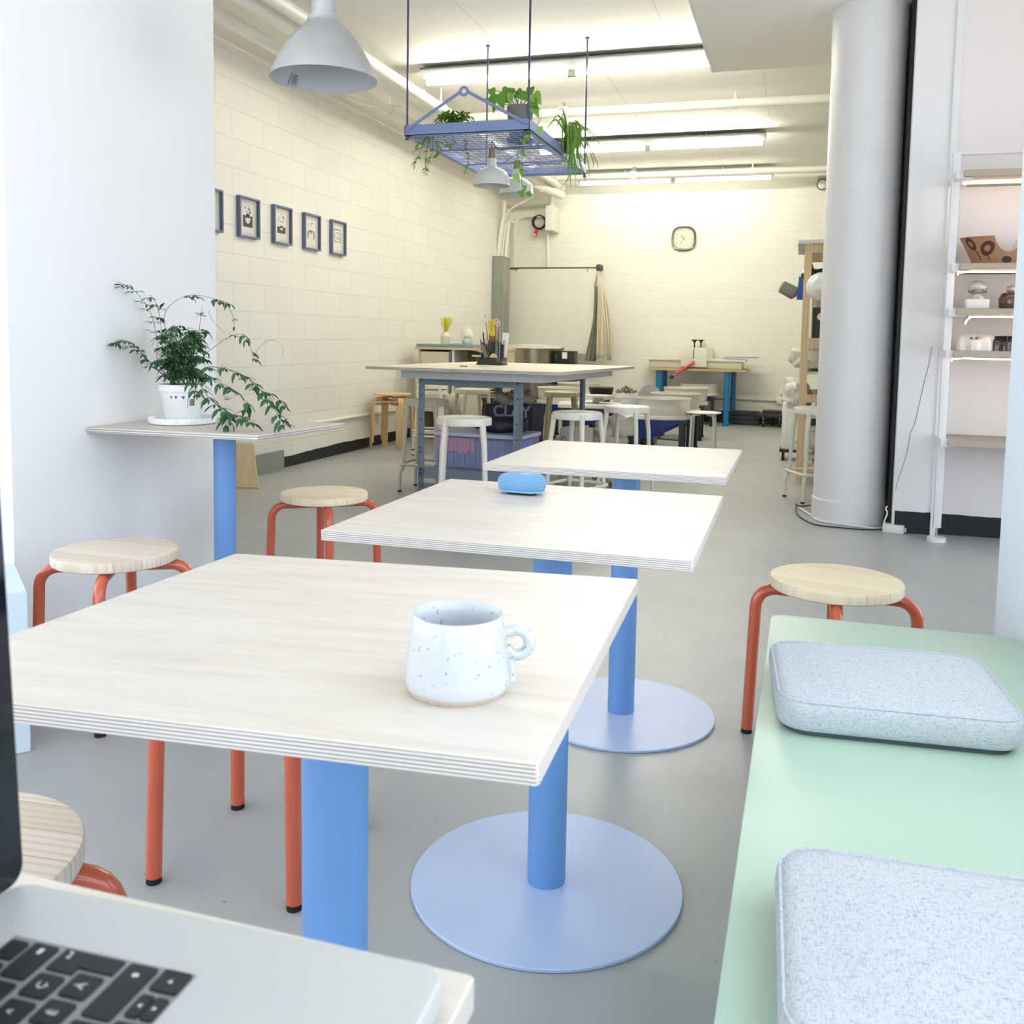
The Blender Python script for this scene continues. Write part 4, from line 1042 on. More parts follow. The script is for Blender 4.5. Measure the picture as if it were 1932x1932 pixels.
MB().box(-.1, .1, -.09, .09, 0, .42).build('carton', flat('kraft_card', (186, 160, 122), .8), t); MB().box(-.07, .06, -.0905, -.0902, .26, .38).build('shipping_label', PAPER, t)
t = thing('plastic_bag', 'clear plastic bag of grey packing beside the workbench back leg', 'bag', on_bench(.62, .50, 0), 0)
fl = MB(); rn = random.Random(9)
for k in range(10):
    pillow(fl, .2, .16, .16, 36, 18, 2.2); nv = 36 * 19
    Mx = T(rn.uniform(-.10, .10), rn.uniform(-.08, .08), .09 + .05 * k * .8) @ RZ(rn.uniform(0, 3)) @ RY(rn.uniform(-.6, .6))
    for i in range(len(fl.v) - nv, len(fl.v)): fl.v[i] = Mx @ fl.v[i]
crumple(fl, .03, 13); fl.v = [Vector((v.x, v.y, max(v.z, .002))) for v in fl.v]; fl.build('film', m_clear('bag_film', (214, 208, 196), .75, .25), t)
t = thing('clay_sack', 'white printed paper sack standing between the workbench and the metal stool', 'sack', on_bench(.44, .20, 0), WA - .1)
o = MB(); o.box(-.10, .10, -.08, .08, 0, .44); o.build('sack', flat('sack_paper', (206, 200, 188), .8, bump=.3, bs=12), t, bev=.02)
lt_ = MB()
for k, ch in enumerate('CLAY'): text_mb(lt_, ch, .05, T(-.065, -.0815, .36 - k * .05) @ RX(pi / 2) @ RZ(-pi / 2))
lt_.build('lettering', INK, t)
# --- tool caddy
cp = at(928, 688.5, Z=WZ)
t = thing('tool_caddy', 'black plastic desk caddy full of brushes and tools on the workbench', 'caddy', cp, WA)
CAD = flat('gloss_black_plastic', (20, 23, 32), .22, coat=.5)
b = MB(); b.prism(rrect(.205, .16, .03, 5), 0, .010); b.prism(rrect(.195, .15, .03, 5), .010, .055); b.build('base', CAD, t, bev=.003)
b = MB()
def cup(cx, cy, r, h, cut=0):
    n = 24; vs = []; fs = []
    for (rr, lev) in ((r, 0), (r, 1), (r - .003, 1), (r - .003, .1)):
        for k in range(n):
            a = 2 * pi * k / n; z = .05 + (h - cut * (.5 + .5 * cos(a))) * lev
            vs.append((cx + rr * cos(a), cy + rr * sin(a), z))
    for j in range(3):
        for k in range(n): fs.append((j * n + k, j * n + (k + 1) % n, (j + 1) * n + (k + 1) % n, (j + 1) * n + k))
    fs.append(tuple(3 * n + k for k in range(n))); b.add(vs, fs, 0, True)
cup(.035, .0, .060, .135, .035); cup(-.062, .01, .034, .115, .03); cup(-.01, -.045, .02, .04); b.build('cups', CAD, t, auto=40)
def tool(name, label, parts, cat='tool'):
    o = thing(name, label, cat, cp, WA)
    for (nm, fn, mat) in parts:
        m = MB(); fn(m); m.build(nm, mat, o)
W = flat('wood_handle', (170, 120, 84), .5); YE = flat('yellow_grip', (232, 208, 30), .4); SIL = flat('satin_metal', (190, 190, 188), .3, .8)
tool('paint_brush', 'long thin paint brush leaning left out of the black caddy', [('handle', lambda m: m.cyl((-.022, .0, .07), (-.058, .01, .31), .004, .003, 8), W), ('ferrule', lambda m: m.cyl((-.058, .01, .31), (-.064, .012, .345), .0035, .003, 8), WHITEPL), ('bristles', lambda m: m.cyl((-.064, .012, .345), (-.067, .013, .362), .0035, .001, 8), flat('bristle_brown', (120, 96, 70), .8))])
tool('pliers', 'yellow handled pliers standing in the black caddy', [('handle', lambda m: (m.tube(spline([(-.005, .0, .21), (-.022, 0, .27), (-.018, 0, .315), (.002, 0, .325)], 5), .010, 10), m.tube(spline([(.012, 0, .21), (.008, 0, .26), (.006, 0, .31), (.02, 0, .325)], 5), .009, 10)), YE), ('jaws', lambda m: m.box(-.008, .014, -.006, .006, .08, .215), W)])
tool('scissors', 'scissors with pink and white handles standing in the black caddy', [('handle', lambda m: (m.tube([(.030 + .014 * cos(a), 0, .312 + .02 * sin(a)) for a in [2 * pi * k / 16 for k in range(16)]], .0055, 8, closed=True), m.tube([(.046 + .012 * cos(a), 0, .300 + .018 * sin(a)) for a in [2 * pi * k / 16 for k in range(16)]], .0055, 8, closed=True)), flat('pink_white_grip', (236, 196, 186), .4)), ('blades', lambda m: m.box(.028, .042, -.002, .002, .09, .30), SIL)])
tool('wood_modelling_tool', 'flat brown wooden clay tool in the black caddy', [('shaft', lambda m: m.box(.044, .054, -.004, .004, .08, .262), W)])
tool('loop_tool', 'steel loop tool at the right of the black caddy', [('shaft', lambda m: m.cyl((.060, 0, .08), (.062, .0, .27), .0035, .003, 8), SIL)])
tool('marker_pen', 'black marker standing at the left of the caddy', [('barrel', lambda m: m.cyl((-.056, .0, .08), (-.074, .0, .235), .0055, .0045, 10), BLACK)])
tool('craft_knife', 'dark blue craft knife at the left edge of the caddy', [('handle', lambda m: m.cyl((-.078, .0, .08), (-.092, .0, .185), .006, .004, 10), flat('navy_handle', (34, 54, 92), .4))])
tool('wire_bundle', 'thin pale brushes bundled in the middle of the black caddy', [('handle', lambda m: [m.cyl((-.05 + .008 * k, -.01, .08), (-.05 + .010 * k, -.01, .19 + .01 * (k % 3)), .003, .002, 6) for k in range(5)], flat('pale_handle', (200, 170, 140), .5))])
tool('sponge_packet', 'clear packet of rust red tools behind the pliers in the caddy', [('packet', lambda m: m.box(-.034, .012, .02, .032, .10, .235), flat('rust_packet', (168, 124, 104), .4, var=.4, vs=60))])
tool('paper_packet', 'white zip packet standing at the right of the black caddy', [('packet', lambda m: m.box(.058, .106, .0, .008, .07, .245, 0, RY(radians(6))), PAPER), ('contents', lambda m: m.box(.068, .088, -.001, .0, .09, .19, 0, RY(radians(6))), flat('lilac_grey', (190, 190, 208), .6))])
tool('metal_rib', 'grey metal scraper leaning on the front of the black caddy', [('blade', lambda m: m.box(-.012, .014, -.002, .002, 0, .105, 0, T(-.01, -.075, .055) @ RY(radians(-22))), flat('grey_metal_rib', (128, 132, 138), .4, .5))])
tool('wooden_rib', 'pale half round wooden rib in the front tray of the caddy', [('blade', lambda m: m.prism([(.030 * cos(a), .030 * sin(a)) for a in [pi * k / 16 for k in range(17)]], -.003, .003, 0, T(.045, -.072, .055) @ RX(pi / 2)), flat('pale_wood_rib', (222, 194, 130), .5))])
tool('wood_block', 'pair of rounded wooden blocks balanced on the left of the caddy tray', [('block', lambda m: m.box(-.125, -.065, -.05, -.02, .078, .092, 0, RY(radians(10))), flat('pale_block', (198, 176, 150), .6)), ('strip', lambda m: m.box(-.135, -.07, -.055, -.035, .060, .068), PAPER)])
o = MB().cyl((0, 0, .005), (.05, .016, .005), .0045, n=8).build('pencil_stub', flat('tan_pencil', (150, 134, 110), .6), loc=at(867, 692, Z=WZ)); tag(o, 'short tan pencil stub lying on the workbench left of the caddy', 'pencil')
rn = random.Random(2); m = MB()
for k in range(6): m.sphere((k * .011 - .03, rn.uniform(-.006, .006), .005), .006, 8, 6)
o = m.build('eraser_crumbs', PAPER, loc=at(913, 691.5, Z=WZ)); tag(o, 'white eraser crumbs in front of the black caddy', 'crumbs', kind='stuff')
# ------------------------------------------------------------------ metal stools
def metal_stool(label, x, y, rz, ring=True, mat=CREAMMETAL):
    t = thing('metal_stool', label, 'stool', (x, y, 0), rz, 'tall cream metal stools')
    s = MB(); H = .63
    s.lathe([(.148, H - .040), (.1505, H - .038), (.150, H - .008), (.147, H - .001), (.140, H + .001), (.128, H - .002), (.118, H - .006), (.001, H - .008)], 48)
    s.lathe([(.148, H - .040), (.146, H - .038), (.146, H - .010), (.001, H - .012)], 48)
    st_ = s.build('seat', mat, t, auto=45)
    b = MB()
    for k in range(4):
        a = k * pi / 2 + pi / 4; b.cyl((.1495 * cos(a), .1495 * sin(a), H - .022), (.154 * cos(a), .154 * sin(a), H - .022), .006, .005, 8)
    b.build('bolts', SIL, st_)
    for k in range(4):
        path = [(.139, 0, H - .012), (.146, 0, H - .08), (.158, 0, H - .16), (.166, 0, .30), (.173, 0, .19)]
        R_ = [.017, .016, .0145, .0135, .0135]
        if ring: path += [(.176, 0, .165), (.190, 0, .145), (.198, 0, .115), (.199, 0, .004)]; R_ += [.0125, .0115, .0115, .0115]
        else: path += [(.186, 0, .004)]; R_ += [.0125]
        l = MB().tube(path, R_, 12); l.xf(RZ(k * pi / 2 + pi / 4)); lg = l.build('leg', mat, t)
        f = MB(); r = path[-1][0]; f.cyl((r, 0, 0), (r, 0, .012), .0128, n=12); f.xf(RZ(k * pi / 2 + pi / 4)); f.build('foot_cap', RUBBER, lg)
    if ring:
        MB().tube([(p[0], p[1], .19) for p in rrect(.30, .30, .05, 5)], .0105, 10, closed=True).build('foot_ring', mat, t)
    else:
        MB().tube([(p[0], p[1], .20) for p in rrect(.285, .285, .05, 5)], .008, 8, closed=True).build('foot_ring', mat, t)
    return t
def seat_at(px, py): p = at(px, py, Z=.63); return p.x, p.y
metal_stool('tall cream metal stool standing in front of the steel workbench', *seat_at(876, 787), radians(18))
metal_stool('tall worn cream metal stool left of the workbench leg', -2.44, 6.0, radians(0), True, WORNCREAM)
metal_stool('tall cream metal stool behind the workbench, in front of the plaster bats', -2.62, 7.45, radians(40), True, WORNCREAM)
s0 = metal_stool('tall cream metal stool with a second stool nested on it by the cabinet', -3.15, 7.85, radians(8)); s0.scale = (.95, .95, .93)
s1 = dup(s0, (s0.location.x, s0.location.y, .048), radians(8), 'cream metal stool nested on top of another one by the cabinet')
metal_stool('tall cream metal stool right of the workbench, behind the empty birch table', *seat_at(1089, 777), radians(-20))
metal_stool('tall khaki metal stool between the pottery wheels and the workbench', -1.85, 7.48, radians(20), True, flat('khaki_enamel', (168, 160, 128), .4))
metal_stool('tall cream metal stool in front of the blue potters wheel', *seat_at(1183, 766), radians(-12))
cs = Vector((.13, 6.63, 0))
metal_stool('tall cream metal stool half hidden behind the round column', cs.x, cs.y, radians(25))
# low white stool with round lacquered top
p = at(1330, 774, Z=.45); p = Vector((-.77, 8.25, .45))
t = thing('low_stool', 'low white stool with thin tubular legs beside the potters wheels', 'stool', p - Vector((0, 0, .45)))
MB().lathe([(.001, .438), (.138, .438), (.151, .443), (.152, .448), (.148, .451), (.001, .451)], 40).build('seat', WHITEPL, t, auto=40)
for k in range(4):
    l = MB().tube([(.05, 0, .428), (.105, 0, .428), (.124, 0, .418), (.132, 0, .395), (.148, 0, .002)], .0100, 10); l.xf(RZ(k * pi / 2 + pi / 4)); l.build('leg', flat('pale_grey_tube', (214, 216, 220), .3), t)
# ------------------------------------------------------------------ cabinet along the block wall
CYf = 8.9
x0, x1, _, zt = span(783, 948, 657, 700, CYf)
t = thing('cabinet', 'low pale wood cabinet against the block wall holding a lamp and a vase', 'cabinet', (x0, CYf, 0))
w_ = x1 - x0; CH = .955
CW = flat('cabinet_birch', (214, 198, 164), .5, var=.08)
MB().box(0, w_, -.02, .46, CH - .022, CH).build('top', CW, t); MB().box(.035, .055, 0, .45, 0, CH - .022).build('side_panel', CW, t)
MB().box(w_ - .03, w_ - .01, 0, .45, 0, CH - .022).build('side_panel', CW, t); MB().box(.40, .425, 0, .45, 0, CH - .022).build('divider', CREAMMETAL, t)
MB().box(.055, w_ - .03, .43, .45, 0, CH - .022).build('back_panel', flat('back_brown', (150, 124, 84), .6), t)
MB().box(.425, w_ - .03, 0, .43, .70, .715).build('shelf', flat('glass_shelf_grey', (170, 180, 174), .3), t); MB().box(.425, w_ - .03, 0, .43, .46, .475).build('shelf', flat('glass_shelf_grey', (170, 180, 174), .3), t)
MB().box(.062, .37, -.004, .004, .30, .91).build('panel_door', flat('cream_panel', (216, 208, 180), .6), t); MB().cyl((.385, -.006, .3), (.385, -.006, .92), .008, n=8).build('pull_rod', STEELBLUE, t)
lx = x0
# folded towels on the cabinet shelf
rn = random.Random(4)
for k, (dx, z) in enumerate(((.0, .475), (.0, .503), (.0, .531), (.2, .475), (.2, .503), (.2, .531))):
    o = MB(); pillow(o, .19, .26, .026, 24, 8, 5); ob = o.build('folded_cloth', flat('towel_tan' if k % 2 else 'towel_cream', (206, 178, 138) if k % 2 else (216, 200, 172), .95, bump=.4, bs=60), loc=(x0 + .535 + dx, CYf + .17, z + .0135))
    tag(ob, ('%s folded %s cloth of the %s pile on the cabinet shelf' % (['bottom', 'middle', 'top'][k % 3], 'tan' if k % 2 else 'cream', 'left' if k < 3 else 'right')), 'cloth', 'folded cloths on the cabinet shelf')
# blue board, vase, lamp
bx0, bx1, _, _ = span(795, 902, 650, 656, CYf + .2)
o = MB().box(0, bx1 - bx0, -.14, .14, 0, .032).build('blue_grey_box', flat('blue_grey_card', (128, 152, 156), .6), loc=(bx0, CYf + .2, CH + .0005), bev=.002); tag(o, 'flat blue grey box on top of the cabinet, under vase and lamp', 'box')
BZ = CH + .033
p = at(840, 648, Y=CYf + .18); p.z = BZ
t = thing('vase', 'white stoneware bottle vase with yellow dried grass on the cabinet', 'vase', p)
MB().lathe([(.001, 0), (.045, 0), (.047, .004), (.047, .078), (.050, .080), (.047, .083), (.042, .10), (.026, .116), (.020, .122), (.021, .130), (.016, .130), (.014, .10)], 32).build('bottle', m_speck('stoneware', (222, 216, 196), (150, 140, 120), 160, .2, .5), t, auto=50)
g = MB(); rn = random.Random(6)
for k in range(46):
    a = rn.uniform(0, 2 * pi); s_ = rn.uniform(.01, .085); h = rn.uniform(.20, .29)
    e_ = Vector((s_ * cos(a) + (.01 if k % 3 else .02), s_ * sin(a) * .6, h)); P_ = spline([(0, 0, .10), e_ * .5 + Vector((0, 0, .045)), e_], 4)
    g.tube(P_, [.0012 + .0035 * (i / len(P_)) ** 2 for i in range(len(P_) - 1)] + [.0006], 5)
g.build('dried_grass', YELLOW, t)
p = at(881, 648.5, Y=CYf + .2); p.z = BZ
t = thing('mushroom_lamp', 'small white glass mushroom lamp on the cabinet beside the yellow grass', 'lamp', p)
GLS = flat('opal_glass', (214, 222, 212), .15, coat=.5, var=.03)
MB().lathe([(.001, 0), (.036, 0), (.050, .018), (.056, .040), (.046, .062), (.032, .075), (.03, .085)], 36).build('base', GLS, t)
MB().lathe([(.03, .083), (.068, .084), (.0675, .089), (.056, .122), (.044, .152), (.034, .166), (.02, .173), (.001, .174)], 36).build('shade', GLS, t, auto=60)
MB().tube(spline([(-.05, -.02, .005), (-.09, -.03, .004), (-.14, -.02, .004), (-.18, 0, .004)], 5), .003, 6).build('cord', flat('grey_green_flex', (140, 156, 150), .5), t)
# plaster bats in a rack behind the workbench
p0 = at(862, 772, Y=8.35); p1 = at(903, 772, Y=8.35)
t = thing('bat_rack', 'wire rack holding round plaster bats on edge behind the workbench', 'rack', (p0.x, 8.35, 0))
b = MB(); L_ = p1.x - p0.x + .12
for z in (.30, .315): b.box(-.06, L_, -.14, -.125, z, z + .01); b.box(-.06, L_, .125, .14, z, z + .01)
for x in (-.05, L_ - .02):
    for y in (-.135, .13): b.cyl((x, y, 0), (x, y, .34), .006, n=8)
for k in range(12): b.cyl((-.045 + k * (L_ + .04) / 12, -.135, .305), (-.045 + k * (L_ + .04) / 12, .135, .305), .003, n=6)
b.build('frame', SIL, t)
for k in range(9):
    o = MB(); o.lathe([(.001, -.007), (.116, -.007), (.118, -.004), (.118, .004), (.116, .007), (.001, .007)], 40)
    o.xf(RY(pi / 2)); ob = o.build('plaster_bat', flat('plaster_cream', (224, 216, 194), .8), loc=(p0.x - .01 + k * .0235, 8.35 - .012 * k, .428), rot=(0, radians(9), radians(-42)))
    tag(ob, 'round cream plaster bat on edge in the rack behind the workbench', 'bat', 'plaster bats on edge in the rack')
# white slatted rack
x0, x1, z0, z1 = span(824, 866, 770, 870, 8.5)
t = thing('slatted_rack', 'white slatted drying rack behind the worn metal stool', 'rack', (x0, 8.5, 0))
for k in range(7): MB().box(k * .045, k * .045 + .022, 0, .018, 0, .52).build('slat', PIPE, t)
MB().box(0, .30, .018, .03, .06, .09).build('rail', PIPE, t); MB().box(0, .30, .018, .03, .42, .45).build('rail', PIPE, t)
# ------------------------------------------------------------------ kiln
p = at(1006, 652, Y=11.0)
t = thing('kiln', 'round stainless steel kiln with a pale lid behind the workbench', 'kiln', (p.x, 11.0, 0))
KR = .335; KT = at(1006, 650, Y=10.7).z
MB().lathe([(.001, .30), (KR, .30), (KR, KT - .10), (KR + .006, KT - .10), (KR + .006, KT - .085), (KR, KT - .085), (KR, KT - .045), (.001, KT - .045)], 56).build('body', STEEL, t, auto=35)
MB().lathe([(KR + .022, KT - .058), (KR + .03, KT - .05), (KR + .03, KT - .036), (KR + .012, KT - .030), (KR + .012, KT - .010), (.001, KT)], 56).build('lid', flat('kiln_lid_cream', (226, 222, 206), .5), t, auto=35)
MB().tube([((KR + .02) * cos(a), (KR + .02) * sin(a), KT - .047) for a in [2 * pi * k / 56 for k in range(56)]], .011, 8, closed=True).build('lid_band', CHROME, t)
for k in range(4):
    a = pi / 4 + k * pi / 2; MB().cyl((.26 * cos(a), .26 * sin(a), 0), (.26 * cos(a), .26 * sin(a), .31), .018, n=10).build('leg', DARKSTEEL, t)
b = MB(); b.box(.33, .57, -.22, -.05, .52, KT - .07); b.build('control_box', BLACK, t, bev=.004)
MB().box(.42, .48, -.224, -.22, KT - .16, KT - .085).build('control_label', PAPER, t)
b = MB()
for z in (KT - .13, KT - .16): b.cyl((.34, -.22, z), (.34, -.228, z), .008, n=10)
b.build('buttons', SIL, t); MB().box(KR + .005, KR + .05, -.03, .03, KT - .07, KT - .03).build('hinge', CHROME, t)
b = MB()
for z in range(5): b.box(.42, .52, -.2205, -.22, .60 + z * .03, .612 + z * .03)
b.build('vent_slots', DARKSTEEL, t)
# ------------------------------------------------------------------ screen on a rail, aprons
SY = 12.25
x0, x1, z0, z1 = span(958, 1123, 508, 664, SY)
t = thing('rail', 'dark metal rail with a round end disc above the pale screen', 'rail', (x0, SY, z1 + .02))
xe = at(1131, 510, Y=SY).x
MB().cyl((-.05, 0, 0), (xe - x0 - .02, 0, 0), .011, n=10).build('rod', flat('rail_bronze', (120, 112, 92), .4, .6), t); MB().cyl((xe - x0 - .02, -.02, 0), (xe - x0 + .02, .02, 0), .045, n=24).build('end_disc', DARKSTEEL, t)
b = MB().box(.0, .03, -.012, .35, -.012, .012); b.box(xe - x0 - .05, xe - x0 - .02, -.012, .35, -.012, .012); b.build('bracket', DARKSTEEL, t)
t = thing('screen_board', 'large pale canvas board hanging from the rail in the far corner', 'board', (x0, SY, z0))
MB().box(0, x1 - x0, -.012, .012, 0, z1 - z0 - .004).build('board', flat('pale_canvas', (234, 231, 220), .85, var=.04), t)
b = MB()
for x in (.10, x1 - x0 - .10): b.cyl((x, -.014, z1 - z0 - .03), (x, -.014, z1 - z0 + .02), .005, n=6)
b.build('hooks', DARKSTEEL, t)
def apron(name, label, px_pts_l, px_pts_r, Y, mat, seed, strap=True):
    """hanging cloth: left and right outline traced downwards, with folds"""
    rn = random.Random(seed); n = 22; m = 15
    Lc = spline([at(x, y, Y=Y) for x, y in px_pts_l], 8); Rc = spline([at(x, y, Y=Y) for x, y in px_pts_r], 8)
    vs = []; fs = []; ph = rn.uniform(0, 6)
    for j in range(n):
        u = j / (n - 1); a = Lc[int(u * (len(Lc) - 1))]; b = Rc[int(u * (len(Rc) - 1))]
        for i in range(m):
            q = a.lerp(b, i / (m - 1)); q = q + Vector((0, -.03 * (.3 + u) * (1 + cos(i * 1.25 + ph + u)), 0)); vs.append(q)
    for j in range(n - 1):
        for i in range(m - 1): fs.append((j * m + i, j * m + i + 1, (j + 1) * m + i + 1, (j + 1) * m + i))
    base = Vector(vs[-1]); M_ = MB().add(vs, fs, 0, True); M_.xf(T(*(-base)))
    t = thing(name, label, 'apron', base)
    c = M_.build('cloth', mat, t); mo = c.modifiers.new('thick', 'SOLIDIFY'); mo.thickness = .006
    if strap:
        top = (Vector(vs[0]) + Vector(vs[m - 1])) / 2 - base; hk = at(1131, 512, Y=Y) - base
        MB().tube(spline([Vector(vs[0]) - base, hk + Vector((0, -.02, 0)), Vector(vs[m - 1]) - base], 6), .007, 6).build('neck_strap', mat, t)
    return t
apron('apron', 'grey green apron hanging behind the cream apron on the rail end', [(1122, 540), (1120, 600), (1106, 670), (1104, 680)], [(1130, 540), (1131, 600), (1132, 660), (1126, 682)], SY - .03, SAGE, 1)
apron('apron', 'long cream apron hanging from the rail end in the far corner', [(1128, 522), (1129, 560), (1128, 620), (1127, 674)], [(1132, 522), (1139, 556), (1139, 620), (1139, 676)], SY - .13, CLOTH, 2)
apron('apron', 'second cream apron with pocket hanging lower, at the right of the rail end', [(1131, 530), (1136, 572), (1139, 610), (1146, 680)], [(1133, 530), (1147, 572), (1153, 612), (1155, 680)], SY - .10, flat('cream_canvas_warm', (232, 220, 192), .95, var=.1, vs=20), 3)
# ------------------------------------------------------------------ electrical gear in the corner
t = thing('breaker_panel', 'tall grey electrical panel on the block wall in the far corner', 'panel', (-3.898, 11.80, .72))
MB().box(0, .14, 0, .34, 0, 1.41).build('cabinet_box', GREYBOX, t, bev=.003); MB().box(.14, .146, .02, .32, .03, 1.38).build('door', flat('grey_panel_light', (158, 164, 152), .45), t)
MB().box(.146, .150, .09, .26, .40, .95).build('inner_door', flat('grey_panel_frame', (148, 154, 142), .45), t); MB().box(.150, .152, .10, .13, .88, .92).build('warning_label', flat('pale_red_label', (214, 170, 160), .5), t)
b = MB(); b.tube(spline([(.07, -.005, .20), (.05, -.02, .40), (.055, -.02, .56), (.075, -.02, .58), (.085, -.015, .50)], 5), .007, 6); b.build('hook_cable', DARKSTEEL, t)
def conduit(label, pts, r):
    m = MB(); m.tube(pts, r, 10); o = m.build('conduit', PIPE); return tag(o, label, 'pipe', 'white conduits in the far corner')
Yc = 11.95
def cpt(px, py, Y): return at(px, py, Y=Y)
for k, (xs, r) in enumerate((([(936, 484), (934, 440), (934, 380), (934, 362)], .013), ([(939, 484), (944, 440), (951, 400), (952, 378)], .022), ([(943, 484), (947, 440), (952, 412), (962, 396), (985, 382), (1005, 372), (1014, 366)], .011), ([(948, 484), (950, 450), (955, 425), (960, 416)], .012), ([(953, 484), (957, 450), (960, 418)], .022), ([(961, 416), (968, 419), (972, 416)], .018))):
    conduit('%s white conduit rising from the grey panel' % ('leftmost', 'second thick', 'curving', 'thin middle', 'thick right hand', 'short elbow of')[k], spline([cpt(x, y, Yc + .03 * k) for x, y in xs], 5), r)
conduit('white conduit arching from behind the screen to the grey box', spline([cpt(971, 505, 12.45), (cpt(971, 450, 12.45)), cpt(972, 425, 12.45), cpt(980, 411, 12.45), cpt(995, 407, 12.45), cpt(1030, 407, 12.45)], 5), .022)
conduit('thin white conduit dropping straight below the grey box', [cpt(1033, 440, 12.5), cpt(1034, 506, 12.5)], .02)
conduit('short white pipe joining the ceiling pipe to the grey box', [cpt(1040, 358, 12.3), cpt(1041, 388, 12.3)], .035)
x0, x1, z0, z1 = span(1028.5, 1043, 387, 434, 12.2)
o = MB().box(0, x1 - x0, 0, .39, 0, z1 - z0).build('junction_box', PIPE, loc=(x0, 12.2, z0), bev=.004); tag(o, 'pale metal junction box high on the back wall left of the clock', 'box')
pcx = cpt(1019, 420, 12.5)
t = thing('cable_coil', 'coil of black cable with a red tag beside the junction box', 'cable', pcx)
m = MB()
for k in range(4): m.tube([((.085 + .006 * (k % 2)) * cos(a), -.02 - .014 * k, (.085 + .006 * (k % 2)) * sin(a)) for a in [2 * pi * i / 28 for i in range(28)]], .012, 8, closed=True)
m.build('coil', BLACK, t); o = MB().box(-.035, .015, -.09, -.085, -.20, -.10, 0, RY(radians(8))); o.build('tag', flat('red_tag', (206, 44, 34), .5), t); MB().box(-.03, -.005, -.092, -.09, -.19, -.165, 0, RY(radians(8))).build('tag_print', PAPER, t)
# ------------------------------------------------------------------ clock
pc = at(1290.5, 450.5, Y=12.6)
t = thing('wall_clock', 'rounded square black rimmed clock on the white back wall', 'clock', (pc.x, 12.6, pc.z))
def sq(w_, n=48, p=2.9): return [(w_ * math.copysign(abs(cos(a)) ** (2 / p), cos(a)), w_ * math.copysign(abs(sin(a)) ** (2 / p), sin(a))) for a in [2 * pi * i / n for i in range(n)]]
MC = RX(pi / 2)
b = MB(); A_ = sq(.158); B_ = sq(.140); n = 48
vs = [(x, y, 0) for x, y in A_] + [(x, y, .045) for x, y in A_] + [(x * .97, y * .97, .052) for x, y in A_] + [(x, y, .050) for x, y in B_] + [(x, y, .02) for x, y in B_]
fs = []
for j in range(4):
    for i in range(n): fs.append((j * n + i, j * n + (i + 1) % n, (j + 1) * n + (i + 1) % n, (j + 1) * n + i))
b.add(vs, fs, 0, True, MC); b.build('rim', flat('clock_black', (22, 24, 18), .25, coat=.4), t)
b = MB(); n = 48; O_ = sq(.140); I_ = sq(.122)
vs = [(x, y, .047) for x, y in O_] + [(x, y, .024) for x, y in I_]
b.add(vs, [(i, (i + 1) % n, n + (i + 1) % n, n + i) for i in range(n)], 0, True, MC); b.build('bezel', flat('bezel_silver', (206, 208, 200), .2, .5), t)
MB().prism(sq(.124), .018, .022, 0, MC).build('face', flat('clock_face', (234, 230, 200), .5), t)
b = MB()
for h in range(1, 13):
    a = radians(90 - 30 * h); r = .104 * (1.0 if h % 3 == 0 else (1.06 if h in (1, 5, 7, 11) else 1.04)); k = 1.0
    ex, ey = cos(a), sin(a); px_, py_ = max(-.094, min(.094, ex * r * 1.05)), max(-.098, min(.098, ey * r * 1.05))
    text_mb(b, str(h), .036, MC @ T(px_, py_, .0225))
b.build('numerals', flat('numeral_grey', (66, 66, 56), .6), t)
def hand(nm, ang, L_, w_, z):
    m = MB(); m.box(-w_ / 2, w_ / 2, -.02, L_, z, z + .002, 0, MC @ RZ(radians(-ang))); m.build(nm, flat('hand_olive', (84, 78, 44), .5), t)
hand('hour_hand', 318, .062, .008, .024); hand('minute_hand', 212, .085, .005, .027); hand('second_hand', 30, .03, .003, .029)
# ------------------------------------------------------------------ slab roller on its blue legged table
TY = 11.95
x0, x1, _, zt = span(1221, 1409, 695.5, 700, TY)
TZ = at(1300, 695.5, Y=TY).z
t = thing('roller_table', 'table with round blue legs against the back wall under the slab roller', 'table', (x0, TY, 0))
w_ = x1 - x0; MB().prism(rrect(w_, .58, .03, 4, w_ / 2, .29), TZ - .03, TZ, 0).build('tabletop', flat('worn_plywood_edge', (206, 178, 140), .6, var=.2, vs=20), t, bev=.003)
for (px_, yy, nm) in ((1242, .06, 0), (1371, .06, 0)):
    xx = at(px_, 740, Y=TY + yy).x - x0; MB().cyl((xx, yy, 0), (xx, yy, TZ - .03), .035, n=20).build('leg', OIL, t)
for px_ in (1253, 1383):
    xx = at(px_, 740, Y=TY + .5).x - x0; MB().cyl((xx, .5, 0), (xx, .5, TZ - .03), .035, n=20).build('leg', OIL, t)
t = thing('slab_roller', 'cream steel slab roller with a red crank on the blue legged table', 'slab roller', (x0, TY, TZ))
def lx(px_, Y=TY): return at(px_, 690, Y=Y).x - x0
def lz(py_, Y=TY): return at(1300, py_, Y=Y).z - TZ
RC = flat('putty_enamel', (206, 202, 176), .4); RL = flat('putty_light', (226, 222, 204), .4)
MB().box(lx(1223), lx(1399), .06, .50, .004, lz(681)).build('bed', RC, t, bev=.004)
MB().box(lx(1211), lx(1406), .04, .52, lz(681), lz(677)).build('bed_top', RL, t, bev=.003)
b = MB(); b.prism(rrect(lx(1333) - lx(1284), lz(656) - lz(692), .02, 5, (lx(1333) + lx(1284)) / 2, (lz(656) + lz(692)) / 2), 0, .03, 0, T(0, .03, 0) @ RX(pi / 2)); b.build('front_plate', RL, t, bev=.003)
b = MB(); b.prism(rrect(lx(1333) - lx(1284), lz(656) - lz(692), .02, 5, (lx(1333) + lx(1284)) / 2 + .03, (lz(656) + lz(692)) / 2), 0, .03, 0, T(0, .56, 0) @ RX(pi / 2)); b.build('back_plate', RC, t, bev=.003)
